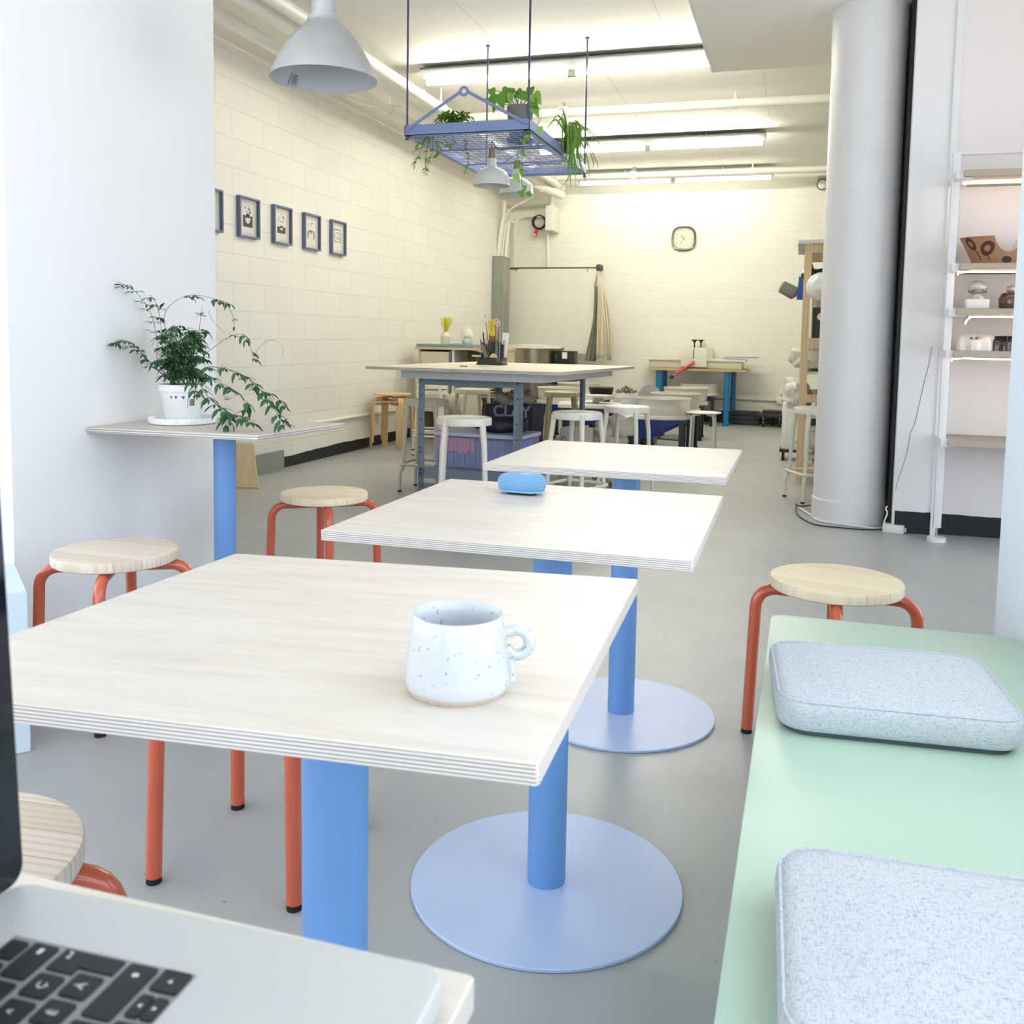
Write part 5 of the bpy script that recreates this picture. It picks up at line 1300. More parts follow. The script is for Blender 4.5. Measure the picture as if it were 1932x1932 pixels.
MB().cyl((lx(1308), .03, .10), (lx(1308), .56, .10), .05, n=24).build('roller', STEEL, t)
b = MB(); cxx = lx(1308); b.cyl((cxx, -.012, lz(684)), (cxx, .0, lz(684)), .022, n=14); b.cyl((cxx, -.02, lz(684)), (lx(1270), -.05, lz(711)), .016, .014, 12); b.build('crank_handle', flat('crank_red', (216, 70, 66), .4), t)
MB().cyl((lx(1272), -.05, lz(710)), (lx(1266), -.055, lz(714)), .022, n=14).build('grip', BLACK, t)
for px_, yy in ((1309, .015), (1321, .545)):
    b = MB(); xx = lx(px_, TY + yy); zz = lz(656); b.cyl((xx, yy, zz - .09 if yy < .1 else zz - .02), (xx, yy, lz(646)), .008, n=8); b.lathe([(.001, 0), (.016, .0), (.022, .018), (.04, .026), (.042, .036), (.001, .038)], 16, 0, T(xx, yy, lz(646))); b.build('pressure_knob', BLACK, t)
b = MB(); b.box(cxx - .006, cxx + .006, -.0015, .0, lz(672), lz(658)); b.build('slot', INK, t); MB().sphere((cxx, -.003, lz(674)), .012, 10, 8).build('gauge', CHROME, t)
o = MB().box(0, .42, 0, .3, 0, .012).build('canvas_pad', flat('lilac_pad', (150, 160, 200), .8), loc=(x0 + lx(1363), TY + .12, TZ + lz(677) + .012), rot=(0, radians(-2), 0)); tag(o, 'lilac canvas pad lying on the right of the slab roller bed', 'pad')
# ------------------------------------------------------------------ potters wheels
def wheel_pan(t, D, z0, h, mat):
    MB().lathe([(.001, z0 + .01), (D / 2 - .03, z0 + .01), (D / 2 - .012, z0), (D / 2 - .006, z0 + .006), (D / 2 - .004, z0 + h * .45), (D / 2, z0 + h - .012), (D / 2 + .008, z0 + h - .006), (D / 2 + .008, z0 + h), (D / 2 - .008, z0 + h), (D / 2 - .012, z0 + .02), (.001, z0 + .016)], 56).build('splash_pan', mat, t, auto=50)
def potters_wheel(label, x, y, rz, zd=.41, zr=.555, D=.475, pan=True, pedal=True):
    t = thing('potters_wheel', label, 'pottery wheel', (x, y, 0), rz, 'blue and white potters wheels')
    b = MB(); pts = [(.242 * cos(a), .242 * sin(a)) for a in [radians(d) for d in range(-90, 91, 10)]] + [(-.30, .242), (-.34, .21), (-.34, -.21), (-.30, -.242)]
    b.prism(pts, zd - .035, zd, 0); b.build('deck', flat('wheel_deck_white', (232, 230, 228), .35), t, bev=.006)
    b = MB(); pr = [(-.30, zd - .035), (.20, zd - .035), (.20, zd - .06), (-.05, zd - .19), (-.30, zd - .23)]
    b.prism(pr, -.17, .17, 0, RX(pi / 2)); b.build('housing', NAVY, t, bev=.008)
    for (lx_, ly_) in ((-.27, -.21), (-.27, .21), (.17, -.21), (.17, .21)):
        m = MB(); m.box(lx_ - .022, lx_ + .022, ly_ - .022, ly_ + .022, .012, zd - .035); lg = m.build('leg', BLACK, t, bev=.004)
        MB().box(lx_ - .026, lx_ + .026, ly_ - .026, ly_ + .026, 0, .02).build('foot', RUBBER, lg)
    MB().lathe([(.001, zd + .06), (.15, zd + .06), (.152, zd + .07), (.15, zd + .076), (.001, zd + .076)], 40).build('wheel_head', ALU, t, auto=40)
    MB().cyl((0, 0, zd), (0, 0, zd + .06), .03, n=16).build('shaft', ALU, t)
    if pan: wheel_pan(t, D, zd + .001, zr - zd, CREAMMETAL)
    if pedal: 
        MB().tube(spline([(-.2, -.18, .05), (-.25, -.3, .02), (-.1, -.36, .012), (.05, -.40, .012)], 6), .006, 6).build('pedal_cord', BLACK, t)
    return t
def pan_at(px, py, z): p = at(px, py, Z=z); return p.x, p.y
for (px_, wpx, D, lab) in ((1253, 102, .48, 'nearest blue potters wheel of the right hand row with its white splash pan'), (1275, 93, .48, 'second blue potters wheel of the right hand row, behind the nearest'), (1293.5, 83, .48, 'third blue potters wheel of the right hand row'), (1319, 71, .48, 'farthest potters wheel of the right row, by the blue table leg')):
    dep = FPX * D / wpx; v = (px_ - CXP) / FPX * dep
    # solve for position at that depth
    Y_ = dep / (.954 - .29 * 0); d = CR.transposed() @ Vector(((px_ - CXP) / FPX, (740 - CYP) / FPX, 1)); P_ = EYE + d * dep
    potters_wheel(lab, P_.x, P_.y, radians(rnd.uniform(-8, 8)), .41, .555 if wpx > 80 else .52, .468)
for (px_, wpx, lab) in ((1057, 87, 'potters wheel with white pan behind the khaki stool'), (1091, 81, 'farthest potters wheel of the left hand row, before the kiln')):
    d = CR.transposed() @ Vector(((px_ - CXP) / FPX, (735 - CYP) / FPX, 1)); P_ = EYE + d * (FPX * .48 / wpx); potters_wheel(lab, P_.x, P_.y, radians(170), .43, .575 if wpx < 85 else .56, .468)
p = at(1120, 762, Z=.47)
potters_wheel('potters wheel without splash pan beside the workbench back leg', p.x, p.y + .1, radians(10), .47, .6, .468, False)
# chuck / pedestal and bucket seen between the wheels
p = at(1134, 752, Z=.47)
o = MB(); o.lathe([(.001, 0), (.10, 0), (.12, .05), (.125, .085), (.12, .09), (.10, .088), (.001, .07)], 24); ob = o.build('swivel_stool', BLACK, loc=(p.x + .12, p.y + 1.4, .52)); 
ob.location = (at(1134, 742, Y=9.2).x, 9.2, .50); tag(ob, 'round black stool top behind the panless potters wheel', 'stool')
MB().cyl((0, 0, -.50), (0, 0, .0), .03, n=12).build('post', SIL, ob); MB().cyl((0, 0, -.50), (0, 0, -.47), .14, n=24).build('foot_plate', BLACK, ob)
p = at(1180, 752, Y=9.0)
t = thing('bucket', 'white bucket heaped with clay trimmings, green tape on its side', 'bucket', (p.x, 9.0, 0))
zb = at(1180, 741, Y=9.0).z
MB().lathe([(.001, zb - .25), (.100, zb - .25), (.115, zb - .05), (.122, zb - .045), (.122, zb), (.114, zb), (.10, zb - .1)], 36).build('pail', WHITEPL, t, auto=50)
MB().lathe([(.112, zb - .135), (.1135, zb - .135), (.1155, zb - .105), (.112, zb - .105)], 36).build('green_tape', flat('green_tape', (44, 158, 72), .5), t)
cr = MB(); rn = random.Random(12)
for k in range(60):
    a = rn.uniform(0, 6.28); r = rn.uniform(0, .1); h = zb - .01 + (.1 - r) * .55
    c = Vector((r * cos(a), r * sin(a), h)); q = Vector((rn.uniform(-1, 1), rn.uniform(-1, 1), rn.uniform(-.2, .6))) * .035
    cr.tube(spline([c - q, c + Vector((0, 0, .018)), c + q], 3), .006, 5)
cr.build('clay_trimmings', flat('dried_clay', (138, 126, 106), .9), t)
o = MB(); o.prism(rrect(.24, .24, .02, 4), zb - .28, zb - .2505); ob = o.build('bucket_stand', BLACK, loc=(p.x, 9.0, 0)); tag(ob, 'low black stand under the white bucket between the wheels', 'stand')
for sx in (-.1, .1):
    for sy in (-.1, .1): MB().box(sx - .015, sx + .015, sy - .015, sy + .015, 0, zb - .28).build('leg', BLACK, ob)
# splash pan halves standing on edge between the wheels
for px_, py_, k in ((1221, 744, 0), (1226, 736, 1)):
    p = at(px_, py_, Y=9.6 + k * 1.0); o = MB(); o.prism([(.12 * cos(a), .12 * sin(a)) for a in [pi * i / 16 for i in range(17)]], -.01, .01, 0, RX(pi / 2))
    ob = o.build('pan_shield', flat('grey_plastic', (168, 172, 174), .4), loc=(p.x, p.y, .42 + .02)); MB().box(-.10, .10, -.10, .10, -.44, 0).build('stand', DARKSTEEL, ob)
    tag(ob, 'grey rounded plastic shield between the wheels, the %s one' % ('nearer' if k == 0 else 'farther'), 'shield')
# ------------------------------------------------------------------ dollies, trays and gear along the back wall
p = at(1455, 806, Z=0)
t = thing('plant_dolly', 'round black dolly on casters by the back wall', 'dolly', (p.x + .0, p.y + .14, 0))
MB().lathe([(.001, .12), (.20, .12), (.22, .13), (.22, .155), (.18, .16), (.12, .16), (.12, .20), (.11, .205), (.001, .205)], 36).build('platform', flat('charcoal_plastic', (52, 50, 50), .5), t, auto=40)
for k in range(5):
    a = k * 2 * pi / 5 + .3; m = MB(); m.cyl((.17 * cos(a), .17 * sin(a), .08), (.17 * cos(a), .17 * sin(a), .125), .012, n=8); cst = m.build('caster', SIL, t); MB().cyl((.17 * cos(a) - .012, .17 * sin(a), .045), (.17 * cos(a) + .012, .17 * sin(a), .045), .045, n=16).build('caster_wheel', BLACK, cst)
for k in range(3):
    x0, x1, z0, z1 = span(1379, 1432, 772 + 8 * k, 781 + 8 * k, 12.3); o = MB().box(0, x1 - x0, 0, .22, 0, .055).build('black_tray', BLACK, loc=(x0, 12.3, .001 + (2 - k) * .058), bev=.006); tag(o, ('top', 'middle', 'bottom')[k] + ' black plastic tray of the stack beside the blue table leg', 'tray', 'black trays by the back wall')
p = at(1491, 812, Z=.12)
t = thing('wheeled_bin', 'tall white bin on a black wheeled base behind the column stool', 'bin', (at(1500, 780, Y=8.9).x, 8.9, 0))
MB().prism(rrect(.22, .26, .04, 5), .10, .52).build('bin_body', WHITEPL, t, bev=.006); MB().prism(rrect(.25, .29, .04, 5), .075, .10).build('wheel_base', BLACK, t)
for sx in (-.09, .09):
    for sy in (-.11, .11): MB().cyl((sx - .012, sy, .038), (sx + .012, sy, .038), .038, n=16).build('caster_wheel', BLACK, t)
MB().cyl((0, 0, .52), (0, 0, .60), .05, n=16).build('bottle_neck', WHITEPL, t)
p = at(1474, 757, Y=12.6)
t = thing('wall_outlet', 'white outlet box at the end of the conduit on the back wall', 'outlet', (p.x, 12.6, p.z)); MB().box(-.06, .06, -.05, 0, -.035, .035).build('box', WHITEPL, t, bev=.004); MB().cyl((.02, -.05, 0), (.02, -.055, 0), .012, n=10).build('socket', DARKSTEEL, t)
pl_ = at(1340, 753, Y=12.58)
structure(MB().tube([(pl_.x - .6, 12.585, p.z), (p.x - .06, 12.585, p.z)], .012, 8).build('trim_9', flat('grey_conduit', (176, 178, 176), .4)))
# ------------------------------------------------------------------ pine shelving behind the column
IX, IY = .0126, 7.3; IH = 1.79
t = thing('shelving_unit', 'raw pine shelving unit half hidden behind the column', 'shelving', (IX, IY, 0))
IVP = IVAR
for (px_, py_) in ((0, 0), (.44, 0), (0, .85), (.44, .85)):
    MB().box(px_, px_ + .052, py_, py_ + .032, 0, IH).build('post', IVP, t)
for z in (.10, .62, 1.02, 1.725):
    for y in (0, .85): MB().box(.052, .44, y + .004, y + .028, z, z + .06).build('cross_bar', IVP, t)
for z in (.20, .50, .83, 1.08, 1.50): MB().box(.0, .49, .034, .85, z, z + .02).build('shelf', flat('grey_white_shelf', (216, 216, 212), .5), t)
MB().box(-.05, .52, -.01, .90, IH, IH + .012).build('top_board', flat('grey_board', (222, 222, 218), .5), t); MB().box(-.045, .52, 0, .88, IH + .014, IH + .03).build('top_board', flat('white_board', (226, 226, 222), .5), t)
def shelf_item(name, label, cat, mb, mat, px_, py_, Y, zoff=0.0, z=None, rot=None):
    p = at(px_, py_, Y=Y); ob = mb.build(name, mat, loc=(p.x, Y, p.z if z is None else z), rot=rot); return tag(ob, label, cat)
b = MB().sphere((0, 0, .105), .105, 28, 18); shelf_item('glass_globe', 'glossy white globe on the pine shelving beside the column', 'globe', b, flat('opal_white_gloss', (234, 238, 238), .08, coat=.8), 1549, 560, 7.18, z=at(1549, 541, Y=7.18).z - .105)
b = MB()
pillow(b, .3, .25, .10, 48, 20); crumple(b, .014, 18); b.v = [v + Vector((0, 0, .05)) for v in b.v]; shelf_item('dark_bag', 'crumpled black bag on the upper pine shelf', 'bag', b, flat('black_foil', (30, 30, 32), .3, bump=.8, bs=25), 1552, 500, 7.55, z=1.521)
b = MB(); b.box(-.06, .06, -.04, .04, 0, .23); shelf_item('black_flask', 'black flask with a white round emblem on the pine shelf', 'flask', b, BLACK, 1549, 590, 7.5, z=1.101)
em = MB().cyl((0, -.0405, .16), (0, -.042, .16), .028, n=20).build('emblem', PAPER, bpy.data.objects['black_flask'])
b = MB(); b.box(-.06, .02, -.05, .05, 0, .18); shelf_item('blue_box', 'blue plastic pack sticking out of the pine shelving', 'box', b, flat('bright_blue_pack', (24, 76, 168), .4), 1508, 552, 7.9, z=1.42, rot=(0, radians(4), 0))
bb = bpy.data.objects['blue_box']; bb.location = (at(1513, 552, Y=7.9).x + .02, 7.9, at(1513, 566, Y=7.9).z)
b = MB(); b.lathe([(.02, 0), (.055, .02), (.05, .14), (.03, .15)], 20); shelf_item('grey_tube', 'grey cardboard tube sticking out left of the pine shelving', 'tube', b, flat('grey_tube', (132, 132, 122), .7), 1504, 556, 8.0, rot=(0, radians(-62), 0))
b = MB(); b.lathe([(.001, 0), (.05, .0), (.08, .05), (.078, .055), (.04, .01), (.001, .008)], 24); shelf_item('green_bowl', 'grey green bowl tipped on the edge of the pine shelving', 'bowl', b, flat('grey_green_glaze', (104, 112, 98), .3), 1520, 506, 7.7, rot=(0, radians(70), 0))
def sack(name, label, px_, py_, Y, w_, h_, z, seed, mat):
    m = MB(); rn = random.Random(seed)
    for k in range(9):
        pillow(m, w_ * .7, .26, h_ * .55, 40, 20, 2.3); nv = 40 * 21; Mx = T(rn.uniform(-.2, .2) * w_, rn.uniform(-.06, .06), h_ * (.30 + .3 * rn.random())) @ RY(rn.uniform(-.4, .4)) @ RZ(rn.uniform(0, 1))
        for i in range(len(m.v) - nv, len(m.v)): m.v[i] = Mx @ m.v[i]
    crumple(m, .018, 16, 0); m.v = [Vector((v.x, v.y, max(v.z, .001))) for v in m.v]; p = at(px_, py_, Y=Y); o = m.build(name, mat, loc=(p.x, Y, z)); tag(o, label, 'bag')
SACKM = flat('white_plastic_sack', (226, 222, 206), .3, var=.1, vs=14, bump=.7, bs=22)
sack('plastic_sack', 'white plastic sack slumped over the middle pine shelf', 1535, 690, 7.52, .34, .20, .852, 1, SACKM)
sack('plastic_sack', 'clear white sack hanging out of the lower pine shelf', 1502, 745, 7.75, .12, .30, .53, 2, m_clear('sack_clear', (228, 226, 216), .8, .3))
sack('plastic_sack', 'white sack on the lowest pine shelf beside the column', 1540, 850, 7.5, .22, .20, .222, 3, SACKM)
for k in range(4):
    o = MB().box(0, .02, 0, .24, 0, .36 + .01 * k).build('wood_bat', IVP, loc=(IX + .07 + .024 * k, IY + .42, 1.1005)); tag(o, 'raw pine board standing on edge on the pine shelf, %s from the left' % ('first', 'second', 'third', 'fourth')[k], 'board', 'pine boards on edge')
for k in range(4):
    o = MB().box(0, .016, 0, .22, 0, .21).build('wood_bat', IVP, loc=(IX + .07 + .02 * k, IY + .40, .8505)); tag(o, 'raw pine board below the white shelf, %s from the left' % ('first', 'second', 'third', 'fourth')[k], 'board', 'pine boards on edge')
o = MB().box(-.14, .14, -.2, .2, 0, .16).build('storage_tub', m_clear('frosted_tub', (222, 222, 224), .85), loc=(IX + .26, IY + .35, .001), bev=.01); tag(o, 'frosted white tub under the pine shelving', 'tub')
o = MB().box(-.14, .14, -.2, .2, 0, .18).build('grey_crate', flat('grey_crate', (128, 126, 126), .5), loc=(IX + .27, IY + .33, .5205), bev=.01); tag(o, 'grey crate on the pine shelf above the column stool', 'crate')
# ------------------------------------------------------------------ display shelves on the right
SF, SB = 5.34, 5.698
px0 = at(1768, 900, Y=5.47).x
t = thing('shelf_post', 'white square shelf post on a round adjustable foot', 'post', (.755, 5.485, 0))
MB().box(-.019, .019, -.012, .026, .075, 2.075).build('post', WHITE_TRIM, t, bev=.002); MB().cyl((0, 0, .02), (0, 0, .08), .006, n=8).build('threaded_stem', CHROME, t); MB().cyl((0, 0, 0), (0, 0, .022), .048, n=32).build('foot', WHITEPL, t)
SHM = m_pine('grey_washed_oak', (182, 168, 152), (146, 130, 114), 0, .6)
LEDM = emit('led_strip_light', (255, 226, 190), 6.0)
names = ['topmost lit wooden shelf on the right wall', 'lit wooden shelf holding the brown patterned bowl', 'lit wooden shelf holding the glass ornament on a white block', 'lit wooden shelf holding the speckled white lobed mould', 'lowest unlit wooden shelf on the right wall']
fr = [(1820, 333), (1811, 509), (1804.5, 594), (1799, 673.5), (1789, 842)]
SHZ = []
for i, (px_, py_) in enumerate(fr):
    p = at(px_, py_, Y=SF); th = .034; z = p.z
    t = thing('wall_shelf', names[i], 'shelf', (p.x, SF, z), 0, 'wooden shelves on the right wall')
    MB().box(0, 1.62, 0, SB - SF, 0, th).build('board', SHM, t, bev=.001, seg=1)
    b = MB(); b.box(-.034, .0, .02, SB - SF, -.006, th); b.box(.0, .05, .02, SB - SF, -.006, -.001); b.build('bracket', WHITE_TRIM, t)
    SHZ.append((p.x, z + th))
    if i < 4:
        led = MB()
        if i == 0: led.tube([(.02, .17, -.008), (1.6, .17, -.008)], .0055, 8)
        elif i == 2: led.tube(spline([(.055, .07, -.045), (.058, .06, -.030), (.072, .05, -.014), (.10, .05, -.008), (.4, .05, -.008), (1.6, .05, -.008)], 5), .0035, 8)
        else: led.tube(spline([(.0, .06, -.022), (.03, .05, -.008), (.3, .05, -.008), (1.6, .05, -.008)], 5), .0035, 8)
        led.build('led_strip', LEDM, t)
# lead wire with inline switch below the top shelf
p = at(1822, 352, Y=5.66)
t = thing('led_cable', 'thin white led cable with an inline switch hanging under the top shelf', 'cable', p)
pts = [at(x, y, Y=5.66) - p for x, y in ((1822, 352), (1819, 372), (1815, 395), (1811, 420), (1808, 450), (1806, 468))]
MB().tube(spline(pts, 6), .003, 6).build('wire', PIPE, t)
s_ = at(1806, 472, Y=5.66) - p; MB().box(s_.x - .009, s_.x + .009, -.008, .008, s_.z - .035, s_.z + .035).build('switch', WHITEPL, t, bev=.003); k_ = at(1813, 385, Y=5.66) - p; MB().box(k_.x - .006, k_.x + .006, -.006, .006, k_.z - .02, k_.z + .02).build('connector', WHITEPL, t)
# arch shaped brown bowl
z2 = SHZ[1][1] + .0005; Yb = 5.50
p = at(1894, 496, Y=Yb)
t = thing('patterned_bowl', 'brown terracotta bowl with a scooped rim and dark leaf pattern', 'bowl', (p.x, Yb, z2))
TERR = flat('terracotta_slip', (176, 130, 96), .55, var=.08); 
n = 144; vs = []; fs = []; lev = 12
R0, R1, Hh = .150, .218, .142
def rimh(a): return Hh - sqrt(max(0.0, .072 ** 2 - (R1 * cos(a)) ** 2)) * 1.12
for side in (0, 1):
    for j in range(lev + 1):
        for i in range(n):
            a = 2 * pi * i / n; h = rimh(a) * j / lev if side == 0 else rimh(a) * (1 - j / lev)
            r = R0 + (R1 - R0) * (h / Hh) ** 1.1; r -= .007 * side
            vs.append((r * cos(a), r * .6 * sin(a), max(h, .006 * side)))
m_ = 2 * (lev + 1)
for j in range(m_ - 1):
    for i in range(n): fs.append((j * n + i, j * n + (i + 1) % n, (j + 1) * n + (i + 1) % n, (j + 1) * n + i))
fs.append(tuple(range(n - 1, -1, -1))); fs.append(tuple((m_ - 1) * n + i for i in range(n)))
bb = MB(); bb.add(vs, fs, 0, True)
for fi in range(len(bb.f)):
    if fi // n > lev and fi // n < m_ - 1: bb.mi[fi] = 1
bw = bb.build('bowl_body', [TERR, flat('white_inner_glaze', (224, 220, 214), .4)], t, auto=70)
def bowl_pt(a, h):
    r = R0 + (R1 - R0) * (max(h, .001) / Hh) ** 1.1 + .0012; return Vector((r * cos(a), r * .6 * sin(a), h))
dk = [None]
def petal(a0, h0, ang, L_, W_, hole=True):
    # paint stroke: ring shaped leaf laid on the bowl wall
    K = 24; vs = []; 
    for s in ((1.0, .45) if hole else (1.0, .02)):
        for k in range(K):
            q = 2 * pi * k / K; u = L_ * s * cos(q); v = W_ * s * sin(q)
            du = u * cos(ang) - v * sin(ang); dh = u * sin(ang) + v * cos(ang); vs.append(bowl_pt(a0 + du / .14, max(.004, min(.142, h0 + dh))))
    m = MB().add(vs, [(k, (k + 1) % K, K + (k + 1) % K, K + k) for k in range(K)], 0, True); m.build('leaf_motif', OXB if hole else OLV, bw)
OXB = flat('oxblood_slip', (84, 44, 40), .5); OLV = flat('olive_dot', (58, 52, 32), .5)
for (a0, h0, ang, L_, W_) in ((radians(-150), .105, 1.9, .036, .022), (radians(-122), .080, 1.1, .040, .026), (radians(-58), .060, 2.0, .040, .024), (radians(-20), .09, 1.2, .036, .022)): petal(a0, h0, ang, L_, W_)
for a0 in (radians(-143), radians(-126), radians(-66)):
    MB().tube([bowl_pt(a0 + .02 * k, .07 - .012 * k) for k in range(5)], .0022, 5).build('leaf_motif', OXB, bw)
petal(radians(-92), .022, 0, .020, .017, False)
# glass ornament on white block
z3 = SHZ[2][1] + .0005; p = at(1842, 580, Y=5.50)
t = thing('plinth_block', 'small white card block under the glass ornament', 'block', (p.x, 5.50, z3)); MB().box(-.055, .055, -.04, .04, .004, .052).build('block', PAPER, t, bev=.001); MB().box(-.055, .07, -.05, .04, 0, .004).build('base_card', flat('grey_card', (126, 118, 108), .6), t)
o = MB(); rn = random.Random(3)
def glassy(mb, R, z, lob):
    n, m = 32, 16; vs = []; fs = []
    for j in range(m + 1):
        ph = pi * j / m
        for i in range(n):
            a = 2 * pi * i / n; r = R * sin(ph) * (1 + .13 * abs(sin(lob * a / 2))) + .0004; vs.append((r * cos(a), r * sin(a), z - R * .8 * cos(ph)))
    for j in range(m):
        for i in range(n): fs.append((j * n + i, j * n + (i + 1) % n, (j + 1) * n + (i + 1) % n, (j + 1) * n + i))
    mb.add(vs, fs, 0, True)
glassy(o, .045, .062, 6); o.lathe([(.001, 0), (.040, 0), (.042, .01), (.034, .022), (.03, .03)], 24)
GO = NT('ornament_glass'); GO.base((206, 202, 194), .06, spec=.8, coat=1.0); GO.b.inputs['Transmission Weight'].default_value = .35
ob = o.build('glass_ornament', GO.m, loc=(p.x, 5.50, z3 + .0525)); tag(ob, 'lobed clear glass ornament standing on the white block', 'ornament')
MB().tube([(.043 * cos(a), .043 * sin(a), .045 + .01 * sin(3 * a)) for a in [2 * pi * k / 36 for k in range(36)]], .0025, 6, closed=True).build('dark_thread', flat('glass_thread', (110, 104, 98), .2), ob)
p = at(1908, 582, Y=5.50)
t = thing('brown_jar', 'glossy brown lidded jar at the right end of the shelf', 'jar', (p.x, 5.50, z3))
MB().lathe([(.001, 0), (.055, 0), (.062, .02), (.064, .055), (.052, .082), (.03, .088)], 32).build('body', flat('brown_glaze', (110, 74, 58), .15, coat=.6, var=.3, vs=30), t, auto=60); o = MB(); glassy(o, .026, .105, 5); o.build('stopper', GO.m, t)
# lobed moulds
z4 = SHZ[3][1] + .0005
def mould(name, label, px_, w_, h_, mat, spots):
    p = at(px_, 664, Y=5.52); t = thing(name, label, 'mould', (p.x, 5.52, z4)); n, m = 48, 10; vs = []; fs = []
    for j in range(m + 1):
        u = j / m
        for i in range(n):
            a = 2 * pi * i / n; r = (1 - .34 * u ** 2.2) * (1 + .08 * cos(7 * a)) if j < m else .01
            dz = h_ * (sin(u * pi / 2) ** .8) * (1 + .22 * cos(2 * a + .6) * u)
            vs.append((w_ / 2 * r * cos(a), w_ * .36 * r * sin(a), dz))
    for j in range(m):
        for i in range(n): fs.append((j * n + i, j * n + (i + 1) % n, (j + 1) * n + (i + 1) % n, (j + 1) * n + i))
    fs.append(tuple(range(n - 1, -1, -1))); MB().add(vs, fs, 0, True).build('dome', mat, t)
    if spots:
        s_ = MB()
        for (dx, dz, r) in ((-.03, .066, .006), (-.005, .066, .005), (-.028, .050, .006), (-.012, .044, .004), (.03, .050, .010), (.02, .046, .006)): s_.sphere((dx, -w_ * .36 * (1 - .34 * (dz / h_ * .7) ** 2) + (.032 if dz > .07 else .016), dz), r, 10, 8, sy=.4)
        s_.build('blue_spots', flat('cobalt_spots', (52, 64, 98), .3), t)
mould('lobed_mould', 'speckled white lobed ceramic mould with blue spots on the fourth shelf', 1840, .190, .072, CERAM, True)
mould('dark_lobed_mould', 'dark glossy lobed ceramic mould at the right of the fourth shelf', 1899, .155, .066, flat('black_brown_glaze', (56, 48, 42), .15, coat=.6, var=.4, vs=25), False)
# power adapter and leads by the column
p = at(1687, 1006, Z=0)
t = thing('power_adapter', 'white power adapter lying on the floor beside the column', 'adapter', (p.x, p.y + .03, 0), radians(-12))
MB().box(-.055, .055, -.035, .035, 0, .045).build('brick', WHITEPL, t, bev=.004); MB().box(.055, .068, -.015, .015, .008, .034).build('plug_end', CHROME, t)
def floor_cable(name, label, pts, r, mat, z=.006):
    P_ = [at(x, y, Z=z) for x, y in pts]; o = MB().tube(spline(P_, 8), r, 8).build(name, mat); tag(o, label, 'cable')
floor_cable('extension_lead', 'white lead on the floor curving round the foot of the column', [(1508, 958), (1530, 972), (1545, 982), (1580, 988), (1620, 993), (1650, 997), (1668, 998)], .007, WHITEPL)
floor_cable('black_lead', 'twisted black lead looping on the floor left of the column', [(1532, 953), (1510, 955), (1502, 951), (1504, 968), (1515, 979), (1540, 990), (1580, 995), (1630, 999), (1665, 998)], .004, BLACK)
q = [at(1666, 999, Y=5.63), at(1668, 985, Y=5.63), at(1674, 968, Y=5.63), at(1671, 960, Y=5.64), at(1674, 955, Y=5.645)]
o = MB().tube(spline(q, 6), .004, 8).build('adapter_cord', WHITEPL); tag(o, 'thin white cord rising from the adapter beside the black base', 'cable')
# crack line on the pilaster wall
q = [at(x, y, Y=5.659) for x, y in ((1758, 655), (1752, 690), (1744, 720), (1735, 760), (1726, 800), (1717, 818), (1715, 835), (1709, 862), (1700, 890), (1694, 905), (1690, 925))]
structure(MB().tube(q, .0018, 5).build('trim_10', flat('plaster_crack', (150, 148, 150), .9)))
# ------------------------------------------------------------------ fluorescent battens
TUBES = [emit('fluorescent_tube_' + n, TUBECOL, s) for n, s in zip(('near', 'middle', 'far'), TUBE_STRENGTH)]
HOUS = flat('batten_white', (222, 226, 228), .4)
def batten(label, x0, x1, y, z, TUBE):
    t = thing('strip_light', label, 'light', ((x0 + x1) / 2, y, z), 0, 'fluorescent strip lights on the ceiling')
    hw = (x1 - x0) / 2
    b = MB(); b.prism([(-.075, .062), (.075, .062), (.075, .05), (.03, .0), (-.03, 0), (-.075, .05)], -hw, hw, 0, Matrix(((0, 0, 1, 0), (1, 0, 0, 0), (0, 1, 0, 0), (0, 0, 0, 1))))
    b.build('housing', HOUS, t)
    MB().box(-hw, hw, -.09, .09, .062, .068).build('gap_shade_plate', flat('shadow_gap_black', (40, 44, 40), .6), t)  # black plate stands in for the shaded gap between housing and ceiling
    for s in (-1, 1):
        MB().cyl((s * .035, 0, -.026), (s * (hw - .03), 0, -.026), .019, n=14).build('tube', TUBE, t)
        MB().box(s * (hw - .02) - .012, s * (hw - .02) + .012, -.02, .02, -.048, .004).build('end_socket', HOUS, t)
    MB().box(-.03, .03, -.018, .018, -.05, .0).build('centre_socket', flat('socket_grey', (176, 174, 160), .5), t)
    for k in range(2):
        MB().cyl(((-.5 + k) * hw, 0, .066), ((-.5 + k) * hw, 0, ZC - z), .008, n=6).build('hanger', SIL, t)
    return t
batten('nearest fluorescent strip light, running in behind the lowered soffit', -2.95, -.52, 7.12, 3.105, TUBES[0])
batten('second fluorescent strip light, behind the spider plant', -2.80, -.405, 10.0, 3.10, TUBES[1])
batten('farthest fluorescent strip light along the top of the back wall', -2.80, -.375, 11.95, 3.075, TUBES[2])
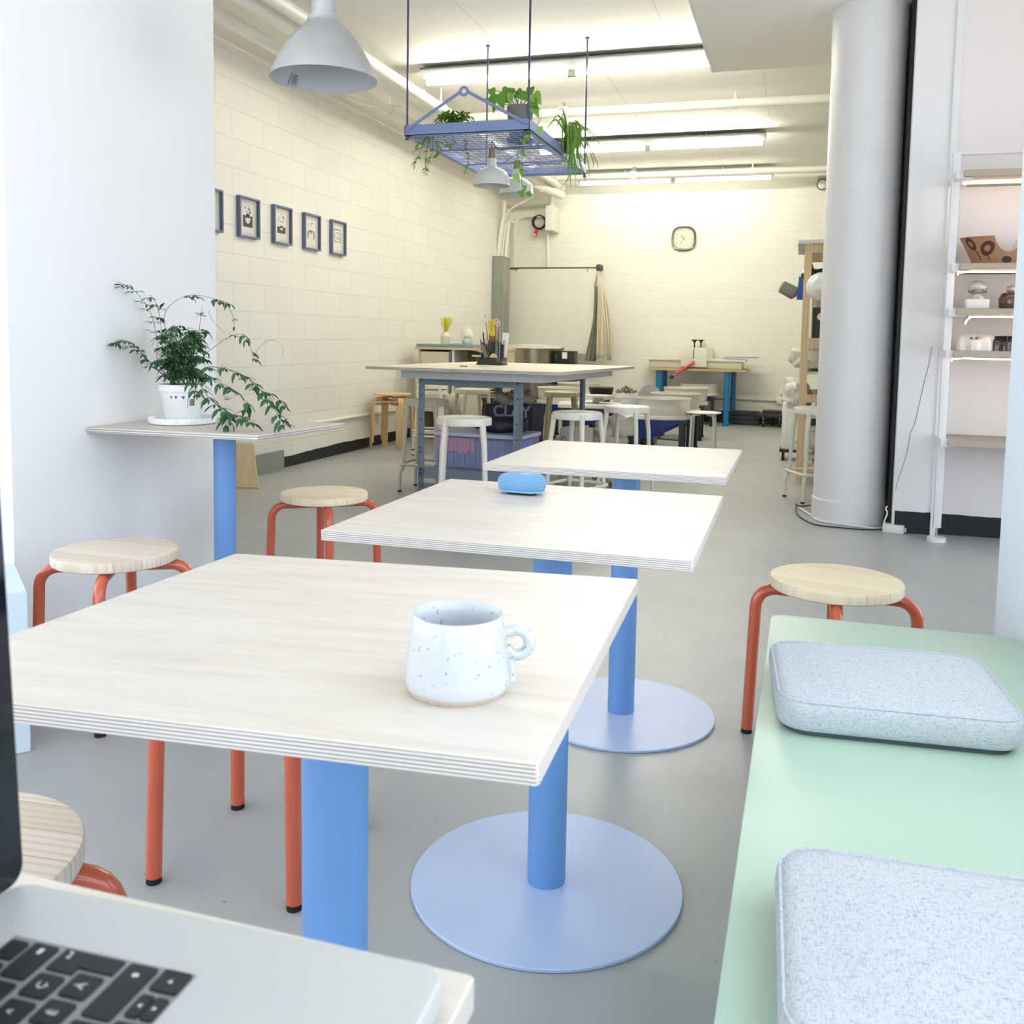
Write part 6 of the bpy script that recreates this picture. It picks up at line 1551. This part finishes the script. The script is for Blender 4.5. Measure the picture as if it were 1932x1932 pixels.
# ------------------------------------------------------------------ pipes
def pipe(label, pts, r, name='ceiling_pipe', extra=None):
    t = thing(name, label, 'pipe', pts[0], 0, 'white painted pipes under the ceiling')
    P0 = Vector(pts[0]); MB().tube([Vector(p) - P0 for p in pts], r, 16).build('pipe', PIPE, t)
    L_ = (Vector(pts[-1]) - P0); n = max(1, int(L_.length / 2.6))
    for k in range(n):
        q = L_ * ((k + .5) / n); d = L_.normalized(); c = MB(); c.cyl(q - d * .02, q + d * .02, r * 1.22, n=16); c.cyl(q, (q.x, q.y, ZC - P0.z), .008, n=6); c.build('clamp', PIPE, t)
    if extra: extra(t, P0)
    return t
def sprinkler(X):
    def f(t, P0):
        x = X - P0.x; c = MB(); c.cyl((x - .035, 0, 0), (x + .035, 0, 0), .055, n=16); c.build('tee', PIPE, t)
        s = MB(); s.cyl((x, 0, .045), (x, 0, .09), .012, n=8); s.lathe([(.001, .09), (.03, .09), (.03, .094), (.001, .094)], 12, 0, T(x, 0, 0)); s.tube([(x - .014, 0, .05), (x - .02, 0, .07), (x, 0, .09), (x + .02, 0, .07), (x + .014, 0, .05)], .004, 6); s.build('sprinkler_head', CHROME, t)
    return f
pz = at(1160, 209, Y=8.45)
pipe('long white pipe crossing the ceiling behind the plant rack', [(-3.1, 8.45, at(880, 222, Y=8.45).z), (1.88, 8.45, at(1569, 187, Y=8.45).z + .004)], .040, extra=sprinkler(at(1063, 214, Y=8.45).x))
pz2 = at(1195, 335, Y=11.5)
pipe('white sprinkler pipe crossing close to the back wall', [(-3.1, 11.65, 3.085), (1.88, 11.65, 3.085)], .036, extra=sprinkler(at(1195, 335, Y=11.65).x))
ends = lambda x, z: [(x, 3.35, z), (x, 12.1, z)]
pipe('upper bright white pipe running beside the ceiling edge along the block wall', ends(-3.04, 3.03), .043)
pipe('middle white pipe of the three running along the block wall', ends(-3.20, 3.02), .048)
pipe('lowest white pipe running nearest the block wall', ends(-3.52, 3.03), .047)
pipe('short thick white pipe end poking out by the junction box', [at(985, 335, Y=11.3), at(1060, 368, Y=12.0)], .06, 'pipe_end')
# small flexible conduit swinging below the pipes
q = [at(652, 183, Y=7.0), at(672, 193, Y=7.1), at(695, 199, Y=7.2), at(722, 199, Y=7.4), at(757, 201, Y=7.6)]
o = MB().tube(spline(q, 6), .011, 8).build('flexible_conduit', PIPE); tag(o, 'thin white flexible conduit swinging below the ceiling pipes', 'conduit')
# cable loop on the near pipes
p = at(480, 45, Y=6.2)
m = MB(); m.tube(spline([at(430, 22, Y=5.9), at(465, 35, Y=6.0), at(488, 48, Y=6.1), at(486, 60, Y=6.1), at(478, 64, Y=6.1)], 6), .006, 6)
o = m.build('loose_wire', flat('dark_wire', (60, 56, 46), .6)); tag(o, 'loose dark wire looped under the near ceiling pipes', 'wire')
# emergency light high on the back wall next to the column
p = at(1552, 348, Y=12.5)
t = thing('emergency_light', 'small emergency lamp high on the back wall beside the column', 'light', (p.x, 12.55, p.z))
MB().box(-.06, .06, -.02, .05, .05, .11).build('mount', SIL, t); MB().sphere((0, -.04, 0), .06, 20, 12).build('lamp_head', WHITEPL, t); MB().tube([(.066 * cos(a), -.05, .066 * sin(a)) for a in [2 * pi * k / 24 for k in range(24)]], .006, 6, closed=True).build('lamp_rim', DARKSTEEL, t)
